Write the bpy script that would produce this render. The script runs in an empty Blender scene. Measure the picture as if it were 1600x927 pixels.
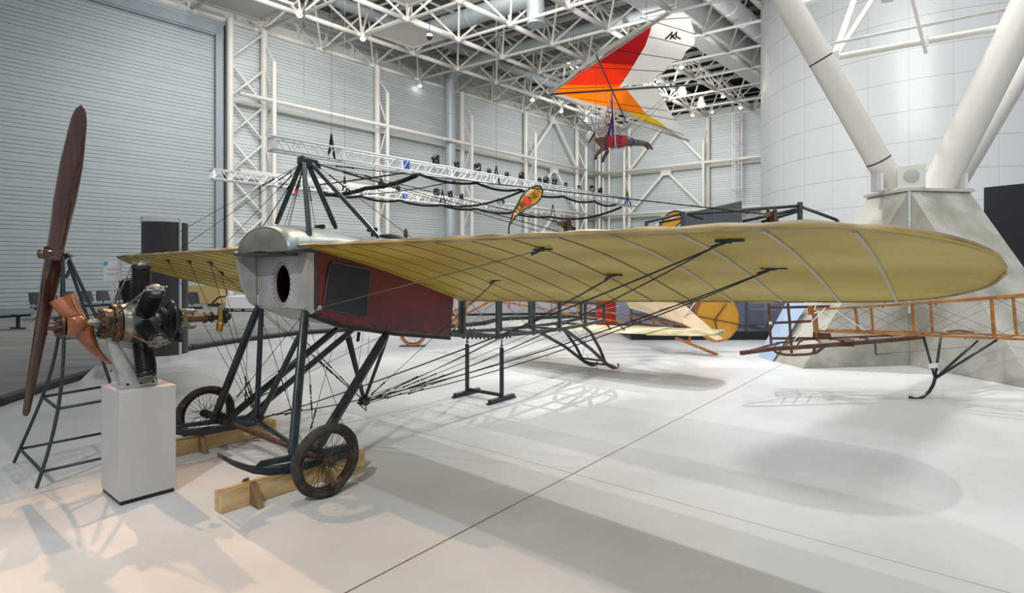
import bpy, bmesh, math, random
from mathutils import Vector, Matrix
random.seed(7)
S = bpy.context.scene
COL = S.collection
PI = math.pi
# ------------------------------------------------------------------ camera, world, lights
F, H, CX, HY = 866.0, 1.65, 800.0, 422.0
cam = bpy.data.objects.new('camera', bpy.data.cameras.new('camera'))
COL.objects.link(cam)
cam.location = (0, 0, H); cam.rotation_euler = (PI / 2, 0, 0)
cam.data.sensor_width = 36; cam.data.lens = F / 1600 * 36
cam.data.shift_y = (HY - 463.5) / 1600
cam.data.clip_end = 300
S.camera = cam
S.view_settings.view_transform = 'Standard'; S.view_settings.look = 'None'
S.view_settings.gamma = 1; S.view_settings.use_curve_mapping = False
S.view_settings.exposure = 0.0
wd = bpy.data.worlds.new('hall_light'); S.world = wd; wd.use_nodes = True
wd.node_tree.nodes['Background'].inputs[0].default_value = (0.92, 0.95, 1.0, 1)
wd.node_tree.nodes['Background'].inputs[1].default_value = 0.46

def area(loc, target, size, power, col=(1, 0.97, 0.93), sy=None):
    l = bpy.data.lights.new('hall_and_fill_lamp', 'AREA'); l.energy = power; l.size = size; l.color = col
    if sy: l.shape = 'RECTANGLE'; l.size_y = sy
    o = bpy.data.objects.new('hall_and_fill_lamp', l); COL.objects.link(o); o.location = loc
    o.rotation_euler = (Vector(target) - Vector(loc)).to_track_quat('-Z', 'Y').to_euler()
    o.visible_glossy = True
    return o
def spot(loc, target, power, angle, col=(1, 0.97, 0.92), r=0.08, blend=0.3):
    l = bpy.data.lights.new('track_and_fill_spot', 'SPOT'); l.energy = power; l.spot_size = math.radians(angle); l.color = col
    l.shadow_soft_size = r; l.spot_blend = blend
    o = bpy.data.objects.new('track_and_fill_spot', l); COL.objects.link(o); o.location = loc
    o.rotation_euler = (Vector(target) - Vector(loc)).to_track_quat('-Z', 'Y').to_euler()
    return o
area((-4, 22, 14.6), (-6, 30, 4), 14, 3600, (1.0, 0.99, 0.97))
area((2, 5, 13.5), (2, 8, 0), 11, 300, (0.96, 0.98, 1.0))
area((9, 40, 14.6), (9, 52, 5), 9, 1300, (1, 0.99, 0.96))
spot((5.0, 13.5, 13.5), (4.2, 7.4, 0), 3900, 44, (1, 0.99, 0.98), 0.12, 0.5)  # fill spot added to brighten the middle of the floor
area((5.5, 15, 14.5), (5.5, 15, 0), 4, 350, (1, 0.99, 0.97))  # fill lamp added above the glider to make its sail whiter
area((6, 9, 13.5), (18, 24, 6), 7, 1350, (1, 0.99, 0.97))
spot((-2.7, -4.7, 9.3), (3.0, 8.0, 0), 2100, 60, (1, 0.98, 0.95))
spot((-0.84, 2.3, 12.0), (1.2, 5.0, 0), 700, 80, (0.97, 0.98, 1))
spot((2.2, 20.5, 9.4), (0.6, 7.0, 0), 3600, 34, (1, 0.97, 0.94), 0.05)
spot((2.7, 9.0, 10.5), (1.4, 5.0, 0), 900, 80, (1, 0.98, 0.95))
spot((-7.2, 8.3, 8.0), (-1.6, 2.75, 0), 1700, 23, (1, 0.60, 0.34), 0.05, 0.6)
spot((4.0, 28.0, 11.0), (13.5, 37, 16), 2600, 70, (1, 0.99, 0.97), 0.3)  # fill spot added to whiten the box girder under the roof
spot((-1.3, 8.0, 9.0), (-2.3, 2.95, 0), 1500, 23, (1, 0.62, 0.36), 0.05, 0.6)

# ------------------------------------------------------------------ measuring helpers (photo pixel + known plane -> place in the hall)
def sol(x, y, n, c, o=(0, 0, 0)):
    r = ((x - CX) / F, 1.0, (HY - y) / F)
    den = n[0] * r[0] + n[1] * r[1] + n[2] * r[2]
    num = c - (n[2] * (H - o[2]) - n[0] * o[0] - n[1] * o[1])
    t = num / den
    return Vector((r[0] * t, r[1] * t, H + r[2] * t))
def at(x, y, d): return Vector(((x - CX) / F * d, d, H + (HY - y) / F * d))
def fl(x, y, z=0.0): return sol(x, y, (0, 0, 1), z)
# ------------------------------------------------------------------ tagging
def tag(o, label=None, cat=None, group=None, kind=None):
    if label: o['label'] = label
    if cat: o['category'] = cat
    if group: o['group'] = group
    if kind: o['kind'] = kind
    return o
def thing(name, label, cat, loc=(0, 0, 0), rz=0.0, group=None):
    o = bpy.data.objects.new(name, None); COL.objects.link(o)
    o.location = loc; o.rotation_euler = (0, 0, rz); o.empty_display_size = 0.1
    return tag(o, label, cat, group)
def copy_tree(o, parent=None):
    c = o.copy(); COL.objects.link(c)
    if parent: c.parent = parent
    for ch in list(o.children): copy_tree(ch, c)
    return c
# ------------------------------------------------------------------ mesh builder
def frame_of(d, up=None):
    d = d.normalized()
    u = Vector(up) if up else (Vector((0, 0, 1)) if abs(d.z) < 0.95 else Vector((1, 0, 0)))
    x = d.cross(u)
    if x.length < 1e-6: x = d.cross(Vector((0, 1, 0)))
    x.normalize(); y = x.cross(d).normalized()
    return x, y, d
class MB:
    def __init__(s, mats=1): s.v = []; s.f = []; s.m = []; s.sm = []
    def add(s, vs, fs, mi=0, smooth=True):
        b = len(s.v); s.v += [tuple(v) for v in vs]
        for f in fs: s.f.append([b + i for i in f]); s.m.append(mi); s.sm.append(smooth)
        return s
    def tube(s, p0, p1, r, n=8, r2=None, mi=0, cap=True):
        p0, p1 = Vector(p0), Vector(p1)
        if (p1 - p0).length < 1e-6: return s
        r2 = r if r2 is None else r2
        x, y, d = frame_of(p1 - p0)
        vs = []
        for p, rr in ((p0, r), (p1, r2)):
            for i in range(n):
                a = 2 * PI * i / n; vs.append(p + x * math.cos(a) * rr + y * math.sin(a) * rr)
        fs = [[i, (i + 1) % n, n + (i + 1) % n, n + i] for i in range(n)]
        s.add(vs, fs, mi)
        if cap: s.add(vs[:n], [list(range(n))[::-1]], mi, False); s.add(vs[n:], [list(range(n))], mi, False)
        return s
    def path(s, pts, r, n=8, mi=0, closed=False):
        pts = [Vector(p) for p in pts]; N = len(pts); vs = []
        rr = r if isinstance(r, (list, tuple)) else [r] * N
        px = None
        for i, p in enumerate(pts):
            a = pts[(i - 1) % N] if (closed or i > 0) else p
            b = pts[(i + 1) % N] if (closed or i < N - 1) else p
            d = (b - a).normalized()
            x = frame_of(d)[0] if px is None else (px - d * px.dot(d)).normalized()
            y = d.cross(x); px = x
            for k in range(n):
                t = 2 * PI * k / n; vs.append(p + x * math.cos(t) * rr[i] + y * math.sin(t) * rr[i])
        fs = []
        for i in range(N if closed else N - 1):
            j = (i + 1) % N
            fs += [[i * n + k, i * n + (k + 1) % n, j * n + (k + 1) % n, j * n + k] for k in range(n)]
        s.add(vs, fs, mi)
        if not closed:
            s.add(vs[:n], [list(range(n))[::-1]], mi, False); s.add(vs[-n:], [list(range(n))], mi, False)
        return s
    def bar(s, p0, p1, w, h, up=(0, 0, 1), mi=0):
        p0, p1 = Vector(p0), Vector(p1); x, y, d = frame_of(p1 - p0, up)
        vs = [p + x * a * w / 2 + y * b * h / 2 for p in (p0, p1) for a, b in ((-1, -1), (1, -1), (1, 1), (-1, 1))]
        return s.add(vs, [[3, 2, 1, 0], [4, 5, 6, 7], [0, 1, 5, 4], [1, 2, 6, 5], [2, 3, 7, 6], [3, 0, 4, 7]], mi, False)
    def box(s, c, size, rz=0.0, mi=0):
        c = Vector(c); R = Matrix.Rotation(rz, 3, 'Z')
        vs = [c + R @ Vector((a * size[0] / 2, b * size[1] / 2, g * size[2] / 2)) for g in (-1, 1) for a, b in ((-1, -1), (1, -1), (1, 1), (-1, 1))]
        return s.add(vs, [[3, 2, 1, 0], [4, 5, 6, 7], [0, 1, 5, 4], [1, 2, 6, 5], [2, 3, 7, 6], [3, 0, 4, 7]], mi, False)
    def hexa(s, vs, mi=0):
        return s.add(vs, [[3, 2, 1, 0], [4, 5, 6, 7], [0, 1, 5, 4], [1, 2, 6, 5], [2, 3, 7, 6], [3, 0, 4, 7]], mi, False)
    def prism(s, poly, off, mi=0, smooth=False):
        off = Vector(off); a = [Vector(p) for p in poly]; b = [p + off for p in a]; n = len(a)
        s.add(a + b, [[i, (i + 1) % n, n + (i + 1) % n, n + i] for i in range(n)], mi, smooth)
        s.add(a, [list(range(n))[::-1]], mi, False); s.add(b, [list(range(n))], mi, False)
        return s
    def lathe(s, o, axis, prof, n=24, mi=0, ang=2 * PI, up=None, a0=0.0):
        o = Vector(o); x, y, d = frame_of(Vector(axis), up); full = abs(ang - 2 * PI) < 1e-6
        m = n if full else n + 1; vs = []
        for (t, r) in prof:
            for i in range(m):
                a = a0 + ang * i / n; vs.append(o + d * t + x * math.cos(a) * r + y * math.sin(a) * r)
        fs = []
        for j in range(len(prof) - 1):
            for i in range(n):
                k = (i + 1) % m
                fs.append([j * m + i, j * m + k, (j + 1) * m + k, (j + 1) * m + i])
        return s.add(vs, fs, mi)
    def ball(s, c, r, n=10, sc=(1, 1, 1), mi=0):
        vs = []; fs = []; m = n // 2 + 1; c = Vector(c)
        for j in range(m):
            t = PI * j / (m - 1)
            for i in range(n):
                a = 2 * PI * i / n
                vs.append(c + Vector((math.sin(t) * math.cos(a) * r * sc[0], math.sin(t) * math.sin(a) * r * sc[1], math.cos(t) * r * sc[2])))
        for j in range(m - 1):
            for i in range(n): fs.append([j * n + i, (j + 1) * n + i, (j + 1) * n + (i + 1) % n, j * n + (i + 1) % n])
        return s.add(vs, fs, mi)
    def loft(s, secs, mi=0, closed=True, caps=True, smooth=True):
        n = len(secs[0]); vs = [p for c in secs for p in c]; fs = []
        for j in range(len(secs) - 1):
            for i in range(n if closed else n - 1):
                k = (i + 1) % n; fs.append([j * n + i, j * n + k, (j + 1) * n + k, (j + 1) * n + i])
        s.add(vs, fs, mi, smooth)
        if caps and closed:
            s.add(secs[0], [list(range(n))[::-1]], mi, False); s.add(secs[-1], [list(range(n))], mi, False)
        return s
    def build(s, name, mats, parent=None, loc=None, rz=None, bevel=0.0, sharp=40):
        me = bpy.data.meshes.new(name); me.from_pydata(s.v, [], s.f); 
        for m in (mats if isinstance(mats, (list, tuple)) else [mats]): me.materials.append(m)
        me.polygons.foreach_set('material_index', s.m); me.polygons.foreach_set('use_smooth', s.sm)
        bm = bmesh.new(); bm.from_mesh(me); bmesh.ops.remove_doubles(bm, verts=bm.verts, dist=1e-5)
        bmesh.ops.recalc_face_normals(bm, faces=bm.faces)
        for e in bm.edges:
            if len(e.link_faces) == 2 and e.calc_face_angle(0) > math.radians(sharp): e.smooth = False
        bm.to_mesh(me); bm.free(); me.update()
        o = bpy.data.objects.new(name, me); COL.objects.link(o)
        if parent: o.parent = parent
        if loc is not None: o.location = loc
        if rz is not None: o.rotation_euler = (0, 0, rz)
        if bevel:
            b = o.modifiers.new('edge', 'BEVEL'); b.width = bevel; b.segments = 2; b.limit_method = 'ANGLE'
        return o
def text(name, body, size, mat, parent, loc, rot, align='CENTER', ext=0.001):
    c = bpy.data.curves.new(name, 'FONT'); c.body = body; c.size = size; c.align_x = align; c.align_y = 'CENTER'; c.extrude = ext
    c.materials.append(mat)
    t = bpy.data.objects.new(name, c); COL.objects.link(t)
    me = bpy.data.meshes.new_from_object(t.evaluated_get(bpy.context.evaluated_depsgraph_get())); bpy.data.objects.remove(t)
    if not me.materials: me.materials.append(mat)
    o = bpy.data.objects.new(name, me); COL.objects.link(o); o.parent = parent; o.location = loc; o.rotation_euler = rot
    return o
# ------------------------------------------------------------------ materials
def lin(c): return tuple(((v / 255) / 12.92 if v / 255 <= 0.04045 else ((v / 255 + 0.055) / 1.055) ** 2.4) for v in c)
def mat(name, rgb, rough=0.5, metal=0.0, var=0.0, scale=6.0, rgb2=None, bump=0.0, bscale=None, stretch=None, coat=0.0, emit=None, estr=0.0, detail=6, w=(0.4, 0.6), trans=0.0, spec=None):
    m = bpy.data.materials.new(name); m.use_nodes = True; nt = m.node_tree; N = nt.nodes; L = nt.links
    b = N['Principled BSDF']; c = lin(rgb) + (1,)
    b.inputs['Base Color'].default_value = c; b.inputs['Roughness'].default_value = rough; b.inputs['Metallic'].default_value = metal
    if coat: b.inputs['Coat Weight'].default_value = coat; b.inputs['Coat Roughness'].default_value = 0.08
    if spec is not None: b.inputs['Specular IOR Level'].default_value = spec
    if trans: b.inputs['Transmission Weight'].default_value = trans
    if emit: b.inputs['Emission Color'].default_value = lin(emit) + (1,); b.inputs['Emission Strength'].default_value = estr
    if var or rgb2 or bump:
        tc = N.new('ShaderNodeTexCoord'); mp = N.new('ShaderNodeMapping'); L.new(tc.outputs['Object'], mp.inputs[0])
        if stretch: mp.inputs['Scale'].default_value = stretch
        no = N.new('ShaderNodeTexNoise'); no.inputs['Scale'].default_value = scale; no.inputs['Detail'].default_value = detail
        L.new(mp.outputs[0], no.inputs['Vector'])
        if var or rgb2:
            cr = N.new('ShaderNodeValToRGB'); cr.color_ramp.elements[0].position = w[0]; cr.color_ramp.elements[1].position = w[1]
            if rgb2: c2 = lin(rgb2) + (1,)
            else: c2 = tuple(v * (1 - var) for v in c[:3]) + (1,)
            cr.color_ramp.elements[0].color = c2; cr.color_ramp.elements[1].color = c
            L.new(no.outputs[0], cr.inputs[0]); L.new(cr.outputs[0], b.inputs['Base Color'])
        if bump:
            bp = N.new('ShaderNodeBump'); bp.inputs['Strength'].default_value = bump; bp.inputs['Distance'].default_value = 0.01
            n2 = N.new('ShaderNodeTexNoise'); n2.inputs['Scale'].default_value = bscale or scale * 6; n2.inputs['Detail'].default_value = 4
            L.new(mp.outputs[0], n2.inputs['Vector']); L.new(n2.outputs[0], bp.inputs['Height']); L.new(bp.outputs[0], b.inputs['Normal'])
    return m
def mth(nt, op, a, b=None, c=None):
    n = nt.nodes.new('ShaderNodeMath'); n.operation = op
    for i, v in enumerate((a, b, c)):
        if v is None: continue
        if isinstance(v, (int, float)): n.inputs[i].default_value = v
        else: nt.links.new(v, n.inputs[i])
    return n.outputs[0]
def mixc(nt, f, a, b):
    n = nt.nodes.new('ShaderNodeMix'); n.data_type = 'RGBA'
    nt.links.new(f, n.inputs[0])
    for i, v in ((6, a), (7, b)):
        if isinstance(v, tuple): n.inputs[i].default_value = v
        else: nt.links.new(v, n.inputs[i])
    return n.outputs[2]
M = {}
M['cream'] = mat('painted_steel', (225, 222, 214), 0.4)
M['frame_paint'] = mat('space_frame_paint', (205, 205, 200), 0.5)
M['alu'] = mat('aluminium', (225, 228, 230), 0.3, 0.35)
M['trussw'] = mat('truss_aluminium', (232, 234, 236), 0.35, 0.1)
M['black'] = mat('black_plastic', (26, 27, 29), 0.5)
M['blackcloth'] = mat('black_cloth', (14, 14, 15), 0.9)
M['steel'] = mat('dark_painted_tube', (44, 56, 62), 0.32, 0.1, 0.45, 9, coat=0.15)
M['steel2'] = mat('grey_painted_tube', (72, 78, 80), 0.45, 0.1, 0.3, 9)
M['wire'] = mat('steel_cable', (38, 42, 38), 0.5, 0.4)
M['wirel'] = mat('bright_cable', (120, 118, 108), 0.45, 0.5)
M['iron'] = mat('stand_iron', (52, 62, 66), 0.4, 0.3)
M['fab_top'] = mat('doped_linen_top', (205, 190, 158), 0.6, 0, 0.0, 2.2, (168, 150, 118), 0.1)
M['fab_le'] = mat('leading_edge_linen', (176, 156, 118), 0.55, 0, 0.0, 5, (112, 92, 62), 0.15, w=(0.35, 0.65))
M['fab_und'] = mat('varnished_linen_underside', (204, 189, 112), 0.5, 0, 0.0, 2.2, (160, 139, 50), 0.08, 3, stretch=(1.0, 0.45, 1), w=(0.36, 0.64), detail=9)
M['ribline'] = mat('rib_tape', (112, 104, 60), 0.6)
M['riblight'] = mat('rib_tape_pale', (176, 172, 150), 0.6)
M['nose'] = mat('grey_cowl_paint', (188, 190, 188), 0.5, 0, 0.0, 1.7, (150, 153, 152), 0.05)
M['teal'] = mat('hood_sheet_metal', (150, 168, 170), 0.38, 0.25, 0.0, 3.5, (112, 132, 134), 0.12)
M['hoodgrey'] = mat('hood_front_paint', (118, 122, 116), 0.5, 0.1, 0.25, 6)
M['red'] = mat('dark_red_panel', (118, 42, 44), 0.35, 0, 0.0, 2.4, (92, 34, 36), 0.05, coat=0.2)
M['redpale'] = mat('worn_red_panel', (132, 78, 78), 0.42, 0, 0.0, 3, (108, 58, 58), 0.05)
M['navy'] = mat('dark_blue_panel', (34, 42, 54), 0.35, 0, 0.2, 4)
M['rubber'] = mat('old_rubber', (58, 54, 50), 0.75, 0, 0.0, 14, (36, 32, 30), 0.5, 30)
M['rust'] = mat('rusty_rim', (92, 66, 54), 0.6, 0.3, 0.0, 18, (56, 44, 40), 0.3)
M['spoke'] = mat('spoke_wire', (70, 62, 54), 0.5, 0.5)
M['ply'] = mat('plywood', (216, 190, 140), 0.55, 0, 0.0, 3, (190, 160, 108), 0.05, stretch=(1, 1, 5))
M['plyend'] = mat('plywood_edge', (170, 142, 104), 0.7, 0, 0.0, 3, (120, 96, 68), 0.0, stretch=(30, 1, 1))
M['wood'] = mat('varnished_ash', (188, 128, 62), 0.4, 0, 0.0, 4, (154, 100, 48), stretch=(2, 2, 2), coat=0.1)
M['wood2'] = mat('brown_wood', (108, 66, 46), 0.5, 0, 0.0, 6, (78, 48, 36))
M['mahog'] = mat('mahogany_blade', (76, 42, 32), 0.14, 0, 0.0, 3.0, (40, 22, 20), stretch=(9, 9, 1.0), coat=0.8, w=(0.3, 0.7))
M['copper'] = mat('varnished_walnut_hub', (150, 86, 46), 0.12, 0.35, 0.0, 3.0, (104, 54, 28), stretch=(4, 4, 4), coat=0.9, w=(0.3, 0.7))
M['gun'] = mat('blackened_steel', (62, 62, 62), 0.32, 0.75, 0.3, 12)
M['crank'] = mat('machined_steel', (140, 142, 138), 0.4, 0.85, 0.35, 8)
M['bronze'] = mat('stained_steel', (112, 90, 66), 0.4, 0.7, 0.0, 9, (60, 52, 46))
M['brass'] = mat('brass', (170, 138, 72), 0.35, 0.8, 0.3, 12)
M['plinth'] = mat('plinth_paint', (192, 193, 193), 0.55, 0, 0.04, 2)
M['acrylic'] = mat('bracket_metal', (190, 192, 190), 0.3, 0.3)
M['seat'] = mat('teal_seat_vinyl', (92, 128, 138), 0.5)
M['seat2'] = mat('black_seat_shell', (32, 36, 42), 0.55)
M['white'] = mat('white_laminate', (238, 238, 240), 0.4)
M['tan'] = mat('tan_board', (196, 172, 116), 0.6)
M['blue'] = mat('sky_blue_board', (172, 196, 222), 0.5)
M['redbd'] = mat('red_board', (196, 42, 28), 0.45)
M['redleaf'] = mat('exit_red', (226, 50, 50), 0.5, emit=(226, 50, 50), estr=0.6)
M['paleboard'] = mat('pale_label', (236, 238, 240), 0.5)
M['cyan'] = mat('pale_blue_print', (96, 180, 216), 0.5)
M['ink'] = mat('grey_print', (120, 124, 130), 0.6)
M['slate'] = mat('slate_panel', (72, 76, 84), 0.5)
M['navypanel'] = mat('navy_partition', (40, 42, 54), 0.55)
M['curb'] = mat('black_edge_pipe', (38, 40, 44), 0.5, 0, 0.2, 8)
M['orange_tire'] = mat('ochre_tyre', (196, 142, 78), 0.6)
M['redrim'] = mat('red_rim', (140, 52, 40), 0.5)
M['ochre'] = mat('ochre_rudder_fabric', (216, 158, 48), 0.55, 0, 0.12, 3)
M['beige'] = mat('clear_doped_fabric', (200, 176, 144), 0.55, 0, 0.06, 3)
M['stab'] = mat('cream_stabiliser_fabric', (206, 196, 156), 0.6, 0, 0.0, 4, (160, 148, 100))
M['lamp'] = mat('lamp_face', (255, 255, 255), 0.5, emit=(255, 252, 245), estr=14)
M['warmlamp'] = mat('warm_lamp_face', (255, 230, 190), 0.5, emit=(255, 214, 160), estr=14)
M['duct'] = mat('galvanised_duct', (172, 180, 184), 0.45, 0.2)
M['cyanblue'] = mat('truss_blue_clamp', (40, 84, 168), 0.5)
M['glider_red'] = mat('sail_red', (206, 22, 32), 0.6)
M['glider_orange'] = mat('sail_orange', (246, 96, 32), 0.6)
M['glider_amber'] = mat('sail_amber', (250, 172, 24), 0.6)
M['glider_yellow'] = mat('sail_yellow', (238, 212, 40), 0.6)
M['glider_white'] = mat('sail_white', (240, 238, 234), 0.6)
M['glider_grey'] = mat('sail_pale_grey', (206, 204, 198), 0.6)
M['flag'] = mat('flag_yellow', (232, 178, 40), 0.6)
M['flagor'] = mat('flag_orange', (226, 134, 60), 0.6)
M['flagred'] = mat('flag_red', (200, 36, 40), 0.6)
M['jacket'] = mat('brown_jacket', (112, 90, 78), 0.8, 0, 0.2, 20)
M['trouser'] = mat('grey_trousers', (104, 96, 90), 0.8, 0, 0.2, 20)
M['boot'] = mat('brown_boot', (84, 66, 54), 0.6)
M['skin'] = mat('skin', (190, 140, 112), 0.5)
M['harn'] = mat('red_harness', (190, 34, 40), 0.6)
M['hblue'] = mat('blue_webbing', (46, 48, 130), 0.7)
M['hwhite'] = mat('white_helmet', (228, 226, 222), 0.35)
M['tubeor'] = mat('orange_cord', (220, 110, 60), 0.6)
for k_, tc_, f_ in (('fab_und', (216, 198, 74), 0.3), ('fab_top', (220, 202, 110), 0.3)):
    nt_ = M[k_].node_tree; tl = nt_.nodes.new('ShaderNodeBsdfTranslucent'); tl.inputs[0].default_value = lin(tc_) + (1,)
    mx = nt_.nodes.new('ShaderNodeMixShader'); mx.inputs[0].default_value = f_; nt_.links.new(nt_.nodes['Principled BSDF'].outputs[0], mx.inputs[1]); nt_.links.new(tl.outputs[0], mx.inputs[2]); nt_.links.new(mx.outputs[0], nt_.nodes['Material Output'].inputs[0])
for k_ in ('glider_red', 'glider_orange', 'glider_amber', 'glider_yellow', 'glider_white', 'glider_grey', 'flag'):
    nt_ = M[k_].node_tree; tl = nt_.nodes.new('ShaderNodeBsdfTranslucent'); tl.inputs[0].default_value = nt_.nodes['Principled BSDF'].inputs[0].default_value
    mx = nt_.nodes.new('ShaderNodeMixShader'); mx.inputs[0].default_value = 0.5; nt_.links.new(nt_.nodes['Principled BSDF'].outputs[0], mx.inputs[1]); nt_.links.new(tl.outputs[0], mx.inputs[2]); nt_.links.new(mx.outputs[0], nt_.nodes['Material Output'].inputs[0])
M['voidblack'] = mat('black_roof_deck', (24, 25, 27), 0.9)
# ================================================================== THE HALL
LV = Vector((0.6876, 0.7261, 0)); MV = Vector((0.828, -0.56, 0)); W0 = Vector((-21.6, 23.3, 0)); ZE = 15.1
def wl(s, t=0.0, z=0.0): return W0 + LV * s + MV * t + Vector((0, 0, z))      # left wall run s, out from it along the back wall t
CORN = wl(43.55)
# --- floor: painted concrete with saw-cut joints, carpet beyond the curved edge
def floor_mat():
    m = mat('white_painted_concrete', (220, 221, 221), 0.34, 0, 0.0, 0.55, (200, 201, 200), 0.03, 30)
    nt = m.node_tree; b = nt.nodes['Principled BSDF']
    g = nt.nodes.new('ShaderNodeNewGeometry'); sp = nt.nodes.new('ShaderNodeSeparateXYZ'); nt.links.new(g.outputs['Position'], sp.inputs[0])
    X, Y = sp.outputs[0], sp.outputs[1]
    def line(p, d, per, wd_):
        n = (-d[1], d[0]); l = math.hypot(*d); n = (n[0] / l, n[1] / l); c = p[0] * n[0] + p[1] * n[1]
        v = mth(nt, 'SUBTRACT', mth(nt, 'ADD', mth(nt, 'MULTIPLY', X, n[0]), mth(nt, 'MULTIPLY', Y, n[1])), c)
        v = mth(nt, 'ABSOLUTE', mth(nt, 'SUBTRACT', mth(nt, 'FRACT', mth(nt, 'ADD', mth(nt, 'DIVIDE', v, per), 0.5)), 0.5))
        return mth(nt, 'LESS_THAN', v, wd_ / per)
    c0 = fl(895.6, 740.5)
    a = line(c0, (0.813, 1.0), 7.3, 0.006); bb = line(c0, (-1.2355, 1.0), 7.3, 0.003)
    k = mth(nt, 'MAXIMUM', a, bb)
    # scuffs and hairline scratches
    no = nt.nodes.new('ShaderNodeTexNoise'); no.inputs['Scale'].default_value = 3.2; no.inputs['Detail'].default_value = 12; no.inputs['Roughness'].default_value = 0.7
    nt.links.new(g.outputs['Position'], no.inputs['Vector'])
    sc = mth(nt, 'MULTIPLY', mth(nt, 'GREATER_THAN', no.outputs[0], 0.71), 0.22)
    src = b.inputs['Base Color'].links[0].from_socket
    col = mixc(nt, sc, src, lin((150, 148, 142)) + (1,))
    col = mixc(nt, k, col, lin((112, 102, 84)) + (1,))
    nt.links.new(col, b.inputs['Base Color']); return m
M['floor'] = floor_mat()
M['carpet'] = mat('grey_carpet', (146, 144, 142), 0.95, 0, 0.0, 1.4, (114, 112, 110), 0.4, 60, stretch=(0.35, 2.2, 1), detail=10, w=(0.3, 0.7))
edge_px = [(-420, 775), (-200, 700), (0, 634), (80, 607), (160, 583), (230, 563), (300, 547), (380, 534), (470, 523), (560, 517), (640, 515), (700, 513.5), (756, 508), (775, 502.5), (800, 500), (890, 497.5), (1010, 495), (1180, 494)]
edge = [fl(*p) for p in edge_px]
fm = MB(); poly = [Vector((-9, -6, 0)), Vector((22, -6, 0)), Vector((22, 20, 0))] + edge[::-1]
poly = [Vector((p.x, p.y, 0)) for p in poly]
fm.add(poly, [list(range(len(poly)))], 0, False); fm.add([p - Vector((0, 0, 0.02)) for p in poly], [list(range(len(poly)))[::-1]], 0, False)
tag(fm.build('floor', M['floor']), kind='structure')
cm = MB(); cp = [Vector((-60, -6, -0.012)), Vector((40, -6, -0.012)), Vector((40, 80, -0.012)), Vector((-60, 80, -0.012))]
cm.add(cp, [[0, 1, 2, 3]], 0, False); tag(cm.build('floor_carpet', M['carpet']), kind='structure')
pm = MB(); pm.path([p + Vector((0, 0, 0.055)) for p in edge], 0.062, 10)
for p in edge[2:-1:2]:
    pm.lathe(p + Vector((0, 0, 0.055)), (edge[5] - edge[4]), [(-0.05, 0.0), (-0.05, 0.07), (0.05, 0.07), (0.05, 0.0)], 10)
tag(pm.build('edge_pipe', M['curb']), 'black padded pipe curving along the border between white floor and grey carpet', 'edge barrier')
# --- siding
def siding(name, c1, c2, pitch=0.182, off=0.0):
    m = mat(name, c1, 0.45, 0.05); nt = m.node_tree; b = nt.nodes['Principled BSDF']
    g = nt.nodes.new('ShaderNodeNewGeometry'); sp = nt.nodes.new('ShaderNodeSeparateXYZ'); nt.links.new(g.outputs['Position'], sp.inputs[0])
    v = mth(nt, 'ADD', mth(nt, 'DIVIDE', sp.outputs[2], pitch), off); fr = mth(nt, 'FRACT', v)
    ln = mth(nt, 'LESS_THAN', fr, 0.13)
    six = mth(nt, 'LESS_THAN', mth(nt, 'FRACT', mth(nt, 'DIVIDE', mth(nt, 'FLOOR', v), 6.0)), 0.1)
    k = mth(nt, 'MULTIPLY', ln, mth(nt, 'SUBTRACT', 1.0, mth(nt, 'MULTIPLY', six, 0.75)))
    no = nt.nodes.new('ShaderNodeTexNoise'); no.inputs['Scale'].default_value = 0.35; nt.links.new(g.outputs['Position'], no.inputs['Vector'])
    base = mixc(nt, no.outputs[0], lin(c1) + (1,), lin(tuple(v * 0.93 for v in c1)) + (1,))
    nt.links.new(mixc(nt, k, base, lin(c2) + (1,)), b.inputs['Base Color'])
    bp = nt.nodes.new('ShaderNodeBump'); bp.inputs['Distance'].default_value = 0.02; bp.inputs['Strength'].default_value = 0.6; bp.invert = True
    nt.links.new(ln, bp.inputs['Height']); nt.links.new(bp.outputs[0], b.inputs['Normal']); return m
M['siding'] = siding('wall_siding', (200, 208, 210), (118, 116, 112))
M['siding_door'] = siding('door_siding', (170, 182, 186), (98, 98, 98), off=0.4)
M['doorframe'] = mat('door_frame_paint', (140, 152, 160), 0.4)
def wallpanel(name, p0, p1, z0, z1, th, m, back):
    p0, p1 = Vector(p0), Vector(p1); b = Vector(back)
    MBx = MB(); vs = [p0 + Vector((0, 0, z)) for z in (z0,)] 
    a, c = p0, p1
    MBx.hexa([a + Vector((0, 0, z0)), c + Vector((0, 0, z0)), c + b * th + Vector((0, 0, z0)), a + b * th + Vector((0, 0, z0)),
              a + Vector((0, 0, z1)), c + Vector((0, 0, z1)), c + b * th + Vector((0, 0, z1)), a + b * th + Vector((0, 0, z1))])
    return tag(MBx.build(name, m), kind='structure')
NB = Vector((-0.7261, 0.6876, 0)); NBK = Vector((0.56, 0.828, 0))      # outward normals of the two siding walls
wallpanel('wall_left', wl(8.75), CORN, 0, ZE + 0.2, 0.3, M['siding'], NB)
wallpanel('wall_back', CORN, wl(43.55, 34), 0, ZE + 0.2, 0.3, M['siding'], NBK)
wallpanel('wall_left_upper', wl(-14) + NB * 2.2, CORN + NB * 2.2, ZE - 0.6, 18.6, 0.3, M['frame_paint'], NB)
wallpanel('wall_back_upper', CORN + NBK * 2.2, wl(43.55, 34) + NBK * 2.2, ZE - 0.6, 18.6, 0.3, M['voidblack'], NBK)
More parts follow.
